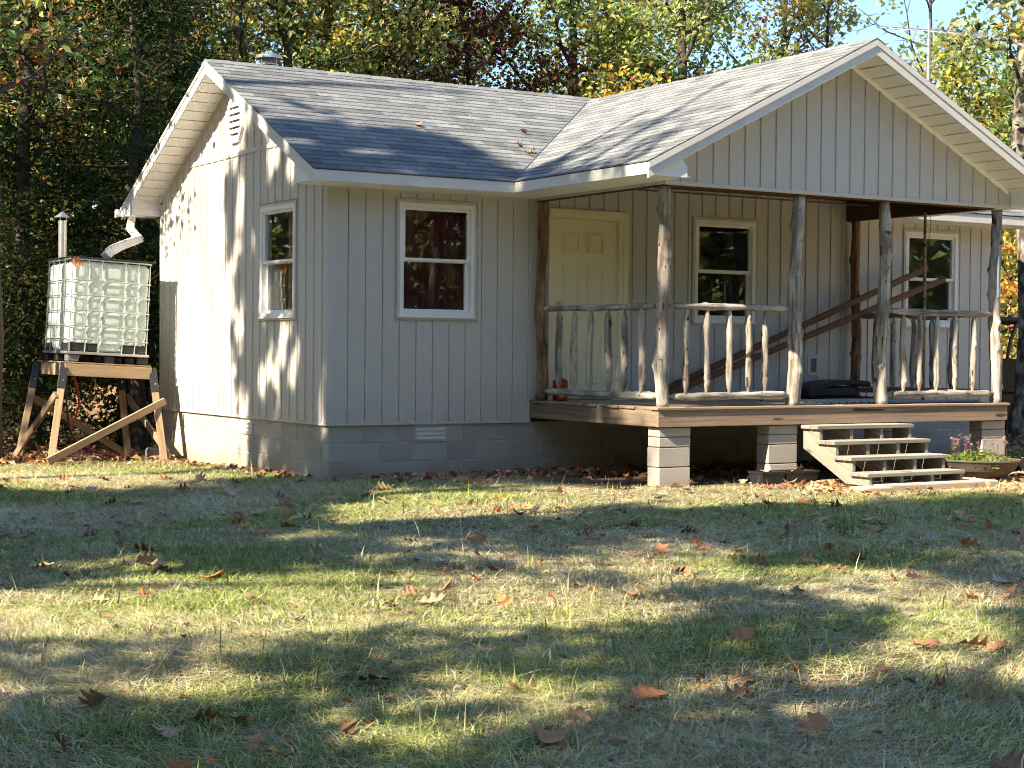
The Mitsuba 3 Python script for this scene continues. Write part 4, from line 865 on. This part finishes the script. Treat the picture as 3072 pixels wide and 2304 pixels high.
# planter bowl with flowers, and a second flowering plant
def plant(k, c, rad, nleaf, nflow, hgt, seed, cols, fcol):
    rg = np.random.default_rng(seed); a, r_ = rg.uniform(0, 6.283, nleaf), rad * np.sqrt(rg.random(nleaf))
    C = np.stack([c[0] + r_ * np.cos(a), c[1] + r_ * np.sin(a), c[2] + hgt * .55 * rg.random(nleaf) * (1.1 - .6 * r_ / rad) - .06 * (r_ / rad) ** 3], 1)
    v, f = leaf_quads(C, .055, rg, .9, .6, .2); put(k + '__leaves', (v, f), 'foliage', color=np.repeat(palette(cols, [1] * len(cols), nleaf, rg), 4, 0))
    st_, fl, fc = [], [], []
    for i in range(nflow):
        a, r_ = rg.uniform(0, 6.283), rad * .85 * math.sqrt(rg.random()); p = np.array([c[0] + r_ * math.cos(a), c[1] + r_ * math.sin(a), c[2]]); q = p + [rg.normal(0, .04), rg.normal(0, .04), hgt * rg.uniform(.65, 1.15)]
        st_.append(tube([p, (p + q) / 2 + rg.normal(0, .01, 3), q], .0035, 4, False)); m = 14; C = q + rg.normal(0, 1, (m, 3)) * [.011, .011, .022]; v, f = leaf_quads(C, .020, rg, .2, .7, .3); fl.append((v, f)); fc.append(np.repeat(palette(fcol, [1] * len(fcol), m, rg), 4, 0))
    v, f, _ = cat(st_); put(k + '__stems', (v, f), 'foliage', color=np.tile([.16, .10, .05], (len(v), 1)), kind='stuff')
    v, f, _ = cat(fl); put(k + '__flowers', (v, f), 'foliage', color=np.vstack(fc), kind='stuff')
bw = thing('flower_bowl', 'wide dark planter bowl of green leaves and pink flowers beside the porch steps', 'planter')
m = trimesh.creation.revolve(np.array([(.001, 0), (.20, .0), (.30, .03), (.40, .10), (.455, .19), (.475, .205), (.465, .22), (.44, .215), (.38, .12), (.001, .11)]), sections=40)
put(bw + '__bowl', (np.array(m.vertices) + [6.46, -2.93, .0], np.array(m.faces), np.column_stack([np.arctan2(m.vertices[:, 1], m.vertices[:, 0]) * 1.5, m.vertices[:, 2] * 3 + 3])), 'aged_clay', smooth=40 if False else False)
put(bw + '__soil', (np.array(trimesh.creation.cylinder(.41, .02, sections=30).vertices) + [6.46, -2.93, .17], np.array(trimesh.creation.cylinder(.41, .02, sections=30).faces)), 'soil')
plant(bw, (6.44, -2.95, .20), 0.42, 460, 19, .22, 3, [(.20, .30, .07), (.12, .22, .06), (.30, .34, .10)], [(.45, .10, .18), (.60, .34, .36), (.60, .54, .45)])
bw = thing('flower_pot', 'low dark pot of pink flowers at the right corner of the porch', 'planter')
m = trimesh.creation.revolve(np.array([(.001, 0), (.17, .0), (.27, .14), (.28, .16), (.25, .15), (.001, .12)]), sections=30); put(bw + '__pot', (np.array(m.vertices) + [7.98, -2.25, .0], np.array(m.faces)), 'black_plastic')
plant(bw, (7.96, -2.26, .15), .27, 140, 10, .24, 5, [(.20, .30, .07), (.34, .36, .12)], [(.48, .12, .18), (.60, .40, .38)])
# tall tufts in the lawn
for i_, (x, y, n_, h_, lab) in enumerate(((1.44, -6.29, 26, .26, 'tuft of tall green grass standing in the lawn in front of the steps'), (-2.25, -11.16, 40, .17, 'purplish dry tuft of grass in the lawn at the lower right'))):
    rg = np.random.default_rng(40 + i_); k = thing('grass_tuft', lab, 'grass tuft'); ms = []
    for _ in range(n_):
        p = np.array([x + rg.normal(0, .05), y + rg.normal(0, .05), float(gz(x, y)) - .01]); a = rg.uniform(0, 6.28); ln = h_ * rg.uniform(.5, 1.1); b = rg.uniform(.1, .7)
        ms.append(tube([p, p + [math.cos(a) * ln * b * .3, math.sin(a) * ln * b * .3, ln * .6], p + [math.cos(a) * ln * b, math.sin(a) * ln * b, ln]], [.0026, .0022, .0006], 3, False))
    v, f, _ = cat(ms); put(k + '__blades', (v, f), 'grass_blade', color=np.clip(np.array([(.22, .32, .10), (.46, .38, .27)][i_]) * np.exp(np.random.default_rng(2).normal(0, .2, (len(v), 1))), 0, .8))

# ------------------------------------------------------------------ pickup behind the right corner of the cabin
tr = thing('pickup_truck', 'black pickup truck with a steel rack, parked behind the right end of the cabin', 'truck')
co, ci = np.array([12.33, 2.30]), np.array([.90, -.436]); si = np.array([.436, .90])
def tk3(v): v = np.asarray(v, float); return np.column_stack([co[0] + v[:, 0] * ci[0] + v[:, 1] * si[0], co[1] + v[:, 0] * ci[1] + v[:, 1] * si[1], v[:, 2] - .03])
def tput(n_, m, b, **k): put(tr + n_, (tk3(m[0]), *m[1:]), b, **k)
import shapely.geometry as sg
side = Polygon([(0, .55), (.02, 1.02), (.05, 1.32), (2.05, 1.33), (2.12, 1.86), (2.45, 1.92), (3.5, 1.90), (4.15, 1.32), (5.2, 1.18), (5.35, .9), (5.35, .5), (5.2, .42), (.1, .42)])
side = side.difference(sg.Point(1.02, .40).buffer(.46)).difference(sg.Point(4.35, .40).buffer(.46)).difference(Polygon([(.08, 1.05), (2.0, 1.05), (2.0, 2), (.08, 2)]).intersection(sbox(.08, 1.05, 2.0, 1.31)) if False else Polygon())
shell = cat([prism(side, -.06, 0.0, (0, 0, 0), (1, 0, 0), (0, 0, 1)), prism(side, -1.80, -1.74, (0, 0, 0), (1, 0, 0), (0, 0, 1)), bx(.06, 2.05, .06, 1.74, .60, .66), bx(2.05, 2.12, .06, 1.74, .6, 1.86), bx(.0, .06, .06, 1.74, .56, 1.31), bx(2.2, 3.45, .06, 1.74, 1.87, 1.92), bx(2.1, 5.3, .06, 1.74, .5, .9), bx(4.1, 5.3, .06, 1.74, .9, 1.2)])
tput('__body', shell, 'black_paint')
tput('__side_window', prism(Polygon([(2.25, 1.36), (2.28, 1.80), (3.45, 1.82), (3.95, 1.36)]), 0.002, .008, (0, 0, 0), (1, 0, 0), (0, 0, 1)), 'black_plastic')
tput('__trim_strip', bx(.05, 5.2, -.018, -.002, .78, .82, .004), 'rubber'); tput('__door_handle', bx(2.38, 2.58, -.035, -.002, 1.12, 1.15, .008), 'galvanized'); tput('__fuel_door', bx(1.45, 1.62, -.012, -.002, 1.02, 1.18, .01), 'black_paint'); tput('__tail_light', bx(-.012, .06, -.006, .10, .95, 1.25, .01), 'red_hose')
for (wx, wy) in ((1.02, .1), (4.35, .1), (1.02, 1.7), (4.35, 1.7)):
    a = np.arange(0, 33) * 2 * np.pi / 32; k = key_of(tr + '__wheel')
    def disc(r0, r1, y0, y1):
        m = trimesh.creation.revolve(np.array([(r0, y0), (r1 * .97, y0), (r1, y0 + .03), (r1, y1 - .03), (r1 * .97, y1), (r0, y1)]), sections=28); v = np.array(m.vertices); return np.column_stack([wx + v[:, 0], wy + v[:, 2], .40 + v[:, 1]]), np.array(m.faces)
    put(k, (lambda m: (tk3(m[0]), m[1]))(disc(.22, .39, -.11, .11)), 'rubber', number=False); put(k + '__rim', (lambda m: (tk3(m[0]), m[1]))(disc(.001, .225, -.085, .085)), 'grey_plastic')
for y in (.03, 1.77):
    tput('__rack_rail', tube([(.0, y, 1.93), (2.2, y, 1.93)], .045, 10), 'black_paint')
    for x in (.42, 1.75): tput('__rack_leg', cat([tube(curve([(x - .16, y, 1.31), (x - .11, y, 1.6), (x, y, 1.92)], 10), .030, 8), tube(curve([(x + .16, y, 1.31), (x + .12, y, 1.6), (x, y, 1.92)], 10), .030, 8)]), 'black_paint')
for x in (.05, 2.15): tput('__rack_bar', tube([(x, .03, 1.93), (x, 1.77, 1.93)], .035, 10), 'black_paint')

# ------------------------------------------------------------------ TV antenna on its mast behind the cabin
an = thing('tv_antenna', 'long spiky TV antenna on a pale mast behind the cabin roof', 'antenna')
A0 = np.array([14.61, 6.0, 7.17]); bd = np.array([.884, -.02, .086]); bd = np.array([2.65, 0, .15]) / np.linalg.norm([2.65, 0, .15])
put(an + '__mast', tube([(14.60, 6.0, -.2), (14.61, 6.0, 7.36)], .032, 10), 'galvanized'); put(an + '__boom', tube([A0 - bd * 1.25, A0 + bd * 1.5], .022, 8), 'galvanized')
put(an + '__brace', tube([A0 + [0, 0, -.75], A0 + bd * 1.45 + [0, 0, -.02]], .014, 6), 'galvanized')
for i_ in range(13):
    c = A0 + bd * (-1.2 + i_ * .205); ln = .10 + .030 * i_ + (.15 if i_ > 6 else 0); pe = np.array([.25, .92, .30])
    put(an + '__element', cat([tube([c, c + pe * ln + bd * .10 * (i_ < 9)], .010, 5), tube([c, c - pe * ln + bd * .10 * (i_ < 9)], .010, 5)]), 'galvanized')

# ------------------------------------------------------------------ trees behind and beside the cabin
GW, CW = [GREEN, YGRN, OLIVE, GOLD, RUST], [4, 3.5, 2, .8, .4]
CD, CDW = [CEDAR, (.05, .075, .025), (.11, .13, .04), (.20, .12, .04)], [5, 3, 1.2, .5]
def tr_(*a, **k): return tree(*a, **k)
tree('oak_tree', 'oak whose dark trunk stands at the left edge of the frame', (-2.33, 4.67), 11, .12, (4.6, 11, 2.4), 5200, [GREEN, YGRN, ORNG, RUST], [4, 2, 1.6, 1], 1, lean=(-.004, .01))
for i_, (x, y, h, c, n_, lab) in enumerate(((-.95, 8.0, 9, (.6, 9, 2.0), 18000, 'dark dense cedar directly behind the water tank'), (.70, 8.6, 9.3, (1.0, 9.3, 2.0), 18000, 'dark dense cedar touching the left gable of the cabin'), (2.05, 10.6, 8.6, (2.5, 8.6, 1.9), 12000, 'dark cedar rising behind the left end of the roof ridge'), (-2.2, 11.2, 10, (.6, 10, 2.1), 12000, 'dark cedar at the far left behind the oak'))):
    tree('cedar_tree', lab, (x, y), h, .15, c, n_, CD, CDW, 30 + i_, size=.105, shape='cedar', leaf_w=.42, nl=46, twig=5, spread=.26, clump=30)
tree('cedar_tree', 'bare-trunked grey cedar between the tank stand and the cabin', (.335, 6.97), 8, .12, (1.9, 8, 1.5), 9000, CD, CDW, 39, size=.10, shape='cedar', leaf_w=.42, nl=26, lean=(-.015, .0))
tree('oak_tree', 'oak with orange and green leaves deep in the left wood', (.22, 13.2), 10.5, .17, (1.5, 10.5, 3.0), 11000, [GREEN, YGRN, ORNG, GOLD], [3, 3, 2, 1], 2, size=.135)
tree('oak_tree', 'yellow-green oak seen through the dark cedars', (3.08, 15.0), 10.5, .17, (1.0, 10.5, 3.0), 11000, [YGRN, GREEN, GOLD], [4, 3, 1.5], 3)
tree('oak_tree', 'tall dark-trunked oak standing just behind the stove chimney', (4.29, 11.9), 12, .22, (4.8, 11, 2.3), 7000, [GREEN, OLIVE, GOLD, CEDAR], [3, 2, 1.3, 2], 4, lean=(-.004, 0))
tree('oak_tree', 'second dark-trunked oak right of the stove chimney', (5.02, 12.6), 12, .15, (5.2, 11, 2.1), 6000, [GREEN, YGRN, GOLD, RUST], [3, 2, 1.5, .8], 5)
tree('oak_tree', 'oak with gold and green leaves above the middle of the left roof', (6.7, 14.0), 11, .2, (3.6, 11, 2.9), 11500, [YGRN, GREEN, GOLD, ORNG], [5, 3, 1.5, .5], 6)
tree('maple_tree', 'dark maroon tree behind the left roof slope, left of the larger maroon one', (8.18, 13.3), 9.5, .15, (3.8, 9.2, 1.9), 6500, [MAROON, GREEN, YGRN], [3, 2.2, 2], 7, size=.12)
tree('oak_tree', 'broad yellow-green oak behind the roof valley', (9.3, 16.5), 12, .2, (3.5, 12, 3.3), 13000, [YGRN, GREEN, OLIVE, GOLD], [4, 3, 2, .8], 8)
tree('maple_tree', 'large dark maroon tree at the top centre', (9.6, 13.2), 12, .16, (5.0, 11.5, 1.75), 7500, [MAROON, (.13, .035, .03), (.18, .09, .05)], [5, 3, 1], 9, size=.125)
tree('oak_tree', 'sunlit green oak above the roof valley', (12.4, 14.2), 11.5, .2, (3.6, 11.5, 3.1), 13000, [YGRN, GREEN, (.34, .38, .10)], [4, 3, 2], 10, size=.14)
tree('oak_tree', 'green oak with a dark forked trunk behind the cross gable', (14.1, 13.1), 12, .21, (4.6, 11.5, 2.7), 9500, [YGRN, GREEN, (.34, .38, .10), GOLD], [4, 3, 2, .6], 11, size=.14)
tree('sapling', 'small golden-yellow sapling peeking over the cross gable roof', (11.3, 10.2), 6.2, .06, (3.6, 6.1, 1.15), 2400, [GOLD, YGRN, (.55, .44, .08), ORNG], [4, 3, 3, .8], 12, size=.14)
tree('oak_tree', 'thin russet-tinged oak against the sky left of the gable peak', (18.2, 15.0), 12, .15, (4.5, 11.5, 2.2), 3600, [YGRN, RUST, (.30, .34, .12), ORNG], [4, 2, 3, 1], 13, size=.15)
tree('oak_tree', 'pale yellow-green oak just left of the gable peak', (18.9, 13.6), 10.0, .13, (5.0, 9.8, 1.5), 3800, [(.36, .38, .14), YGRN, GOLD], [4, 3, 1], 14, size=.15)
tree('bare_tree', 'nearly bare tree with thin branches against the blue sky', (21.6, 12.6), 11.5, .12, (6.0, 11.3, 2.2), 260, [YGRN, GREEN], [3, 2], 15, size=.15, nl=12, twig=3)
tree('oak_tree', 'big dark-barked oak at the right edge of the frame', (16.9, 4.4), 13, .24, (5.6, 12.5, 2.0), 3300, [GREEN, OLIVE, GOLD, RUST, CEDAR], [3, 2, 1, 1, 2], 16, size=.14, clump=22)
tree('oak_tree', 'sunny green and gold oak behind the right roof slope', (17.6, 7.4), 6.9, .14, (1.6, 6.6, 2.3), 11000, [YGRN, (.36, .40, .10), GOLD, GREEN], [4, 3, 1.6, 2], 17, size=.14)
tree('oak_tree', 'pale-barked trunk standing right beside the pickup truck', (12.1, 1.55), 12, .19, (4.3, 11.5, 1.5), 4200, [GREEN, OLIVE, CEDAR, GOLD], [3, 3, 2, .7], 18, size=.14, clump=20, bark='pale_bark')
for i_, (x, y, s, cols, w) in enumerate(((24.5, 13.0, 41, [YGRN, (.36, .40, .10), GOLD], [4, 3, 1]), (21.0, 9.0, 42, [YGRN, GREEN, ORNG], [3, 3, 1]), (16.0, 5.2, 43, [ORNG, GOLD, YGRN], [3, 2, 2]))):
    tree('small_tree', ['low sunlit green tree deep behind the right end of the cabin', 'green and orange young tree behind the right end of the cabin', 'orange-leaved young tree beside the big right oak'][i_], (x, y), (6, 5.5, 3.2)[i_], .08, (.4, (5.8, 5.2, 3.1)[i_], (2.6, 2.2, .9)[i_]), (7000, 5200, 1300)[i_], cols, w, s, size=.15)
for i_, (x, y, z1, rad, n_, cols, w, lab) in enumerate(((-1.55, 7.2, 2.6, 1.0, 4200, [CEDAR, (.07, .10, .03), OLIVE], [4, 3, 1.5], 'dark shrub at the left edge behind the tank stand'), (-.25, 9.6, 2.8, 1.1, 5200, [CEDAR, OLIVE, YGRN], [4, 2, 1], 'dark shrub seen under the tank stand'), (1.3, 9.3, 2.6, .9, 3600, [CEDAR, OLIVE, YGRN], [3, 2, 1.3], 'shrub in the narrow gap between the tank and the cabin'), (-3.0, 8.6, 2.4, 1.0, 3500, [OLIVE, YGRN, RUST], [3, 2, 1], 'olive and rust shrub at the far left'), (.2, 12.2, 3.4, 1.8, 6500, [YGRN, OLIVE, RUST], [3, 2, 1], 'yellow-green thicket shrub deep behind the tank'), (20.5, 12.5, 2.8, 1.6, 4000, [YGRN, (.36, .40, .10)], [3, 2], 'sunlit shrub behind the pickup truck'))):
    tree('shrub', lab, (x, y), z1, .035, (.15, z1, rad), n_, cols, w, 60 + i_, size=.085, nl=16, leaf_w=.55)
for i_, (x, y, n_, cols, w) in enumerate(((7.6, 21.5, 11000, [YGRN, GREEN, GOLD], [3, 3, 1]), (13.0, 23.5, 11000, [YGRN, GREEN, RUST], [4, 3, .7]), (17.3, 20.5, 10000, [YGRN, (.34, .38, .12), GOLD], [4, 3, 1]), (2.4, 20.5, 11000, [GREEN, YGRN, ORNG], [3, 3, 1]), (-3.0, 18.0, 11000, [GREEN, OLIVE, ORNG], [3, 3, 1]))):
    tree('far_oak', ['far oak filling the gaps behind the gold and green oak', 'far green oak filling the gaps behind the roof valley', 'far pale green oak behind the cross gable', 'far oak behind the dark cedars', 'far oak behind the left edge of the wood'][i_], (x, y), 11.5, .2, (1.5, 11.5, 3.6), n_, cols, w, 80 + i_, size=.17)

# ------------------------------------------------------------------ the wood edge out of frame: it shades the yard, with gaps where sun comes through
SY, SZ = -.185, .735           # a leaf at (x, y, z) shades the plane x = 0 at (y - SY' x, z + SZ x)
GAPS = [Polygon(p) for p in (
    [(2.7, 4.25), (1.68, 4.0), (1.5, 4.3), (.87, 4.35), (.74, 4.87), (.22, 5.11), (-.59, 4.9), (-1.02, 5.49), (-1.1, 6.42), (-1.99, 6.63), (-2.82, 6.59), (-3.9, 8.3), (2.2, 8.9), (3.2, 6)],
    [(5.4, 4.6), (5.4, -.3), (2.4, -.2), (2.5, .79), (2.75, 1.92), (2.85, 3.27), (2.6, 3.8), (2.7, 4.3)],
    [(4.9, -2.3), (.34, -2.52), (-.04, -1.65), (.64, -.85), (.24, .08), (4.4, -.1)],
    [(-2.39, .54), (-2.57, 1.73), (-2.9, 3.4), (-3.1, 6.2), (-3.4, 8.0), (-4.0, 7.8), (-5.0, 5.9), (-4.9, 4.2), (-4.59, 2.11), (-4.63, .96)],
    [(-1.92, .02), (-2.92, 1.14), (-4.6, .1), (-4.02, -.75), (-3.96, -1.43), (-4.4, -1.7), (-2.6, -.95)],
    [(-5.27, -3.75), (-5.36, -3.1), (-6.82, -2.3), (-7.35, -2.35), (-7.5, -2.94), (-7.55, -3.4), (-7.1, -4.05)],
    [(-7.64, -2.55), (-7.4, -1.8), (-7.98, -1.68), (-8.38, -2.12), (-8.13, -2.68)],
    [(-8.22, -4.1), (-8.2, -3.5), (-8.69, -3.4), (-8.78, -3.84)], [(-9.6, -3.65), (-9.6, -3.2), (-10.05, -3.35), (-9.97, -3.7)],
    [(-8.85, -.55), (-8.85, .1), (-9.3, -.18), (-9.2, -.7)], [(-7.0, -1.05), (-7.15, -.6), (-7.85, -1.0), (-7.65, -1.36)])]
GAP = shapely.union_all([g.buffer(0) for g in GAPS])
DARK = shapely.union_all([Polygon(p).buffer(.05) for p in (
    [(-8.39, -4.29), (-8.75, -3.64), (-10.11, -3.8), (-9.41, -4.49)], [(-.24, -2.67), (-.41, -1.18), (-.54, -.3), (-3.51, -1.28), (-4.44, -2.45), (-4.6, -3.53)],
    [(-10.37, -2.67), (-10.93, -1.63), (-11.61, -2.33), (-10.76, -3.17)], [(-4.39, .68), (-4.98, 1.87), (-5.95, 3.54), (-8.07, 1.35), (-6.91, .13)],
    [(-7.28, -4.07), (-7.88, -3.36), (-8.16, -2.77), (-9.21, -3.33), (-8.47, -3.43), (-7.81, -4.17)])])
def sun_keep(C, rg):
    u, w = C[:, 1] + SY * C[:, 0], C[:, 2] + SZ * C[:, 0]
    if rg is None: return ~shapely.contains_xy(GAP, u, w)
    ju, jw = u + rg.normal(0, .07, len(u)), w + rg.normal(0, .07, len(u))
    gap = shapely.contains_xy(GAP, ju, jw)
    n = meshkit.fbm(np.stack([u * 1.1, w * 1.6, 0 * u], -1), 3, 51)
    keep_p = np.where(u < -1.5, np.clip((n - .43 + .07 * np.clip(-u - 6.8, 0, 1)) * 8, .08, 1), np.clip((n - .33) * 7, .15, 1))
    keep_p = np.where(shapely.contains_xy(DARK, ju, jw), 1.0, keep_p)
    st = meshkit.fbm(np.stack([u * 4.2 + w * .6, w * 1.9 - u * .4, 0 * u + 4], -1), 3, 52)
    zone = (u > -.1) & (u < 2.9) & (w > -.4) & (w < 4.2)
    keep_p = np.where(zone, np.clip((st - .32 - .075 * np.clip(u, 0, 2.8)) * 12, 0, 1), keep_p)
    dapple = rg.random(len(u)) < keep_p
    return dapple & ~gap
for i_, (x, y, h, c, n_) in enumerate(((-12.0, -12.8, 13, (1.8, 12.5, 3.8), 38000), (-13.5, -8.0, 14, (1.5, 13.5, 3.6), 30000), (-12.5, -3.5, 16, (2.0, 15.5, 3.6), 30000), (-14.0, -.9, 17, (5.0, 16.5, 3.6), 24000), (-10.5, -6.0, 9, (2.2, 9, 2.8), 16000), (-11.0, -.6, 13, (3.5, 13, 2.8), 12000), (-15.5, -5.0, 19, (6, 18, 3.8), 15000),
                                           (-13.0, 4.2, 13, (7.5, 13, 2.6), 7000))):
    tree('oak_tree', 'oak at the edge of the wood left of the yard, outside the picture', (x, y), h, .22, c, n_, [GREEN, YGRN, RUST], [4, 3, 1], 200 + i_, size=.20, group='oaks at the edge of the wood left of the yard', keep=sun_keep, spread=.5, nl=26, twig=6)
for i_, (x, y, n_) in enumerate(((-7.5, 9.0, 5500), (-8.5, 13.0, 5500), (-6.0, 12.5, 5500), (-10.5, 8.5, 4500), (-12, 12, 4000))):
    tree('cedar_tree', 'dark cedar in the wood left of the picture behind the tank', (x, y), 12, .16, (.5, 12, 2.3), n_, CD, CDW, 220 + i_, size=.15, shape='cedar', leaf_w=.5, nl=40, group='cedars in the wood left of the picture', keep=sun_keep)
for i_, (x, y) in enumerate(((6, -28), (12, -27), (19, -26), (0, -30), (-7, -27), (25, -29))):
    tree('oak_tree', 'oak across the clearing behind the viewer, seen only mirrored in the windows', (x, y), 10, .2, (.5, 10, 4.2), 24000, [YGRN, GREEN, CEDAR, RUST], [2, 3, 5, .6], 240 + i_, size=.19, group='oaks across the clearing behind the viewer')
rg = np.random.default_rng(77)
a = rg.uniform(0, 2 * np.pi, 95000); r_ = rg.uniform(42, 62, 95000); hz = 17 * rg.random(95000) ** .85 * (.55 + .6 * meshkit.fbm(np.stack([np.cos(a) * 7, np.sin(a) * 7, 0 * a], -1), 3, 8))
hz = np.where(np.sin(a) < -.2, hz * .85, hz)
C = np.stack([4 + r_ * np.cos(a), r_ * np.sin(a), hz], 1)
a2 = rg.uniform(0, 2 * np.pi, 40000); r2_ = rg.uniform(44, 60, 40000); C = np.vstack([C, np.stack([4 + r2_ * np.cos(a2), r2_ * np.sin(a2), rg.uniform(0, 6, 40000)], 1)])
C = C[~((C[:, 0] > 16) & (C[:, 1] > 0) & (C[:, 2] > 6.0 - .5 * np.abs(np.arctan2(C[:, 1], C[:, 0]) - .55) * 2))]
v, f = leaf_quads(C, .75, rg, .3, .7, .2); put('far_wood', (v, f), 'foliage', 'distant wood closing the view all round the clearing', 'wood', kind='stuff', color=np.repeat(palette([GREEN, YGRN, OLIVE, RUST, CEDAR], [4, 3, 3, 1, 2], len(C), rg), 4, 0))
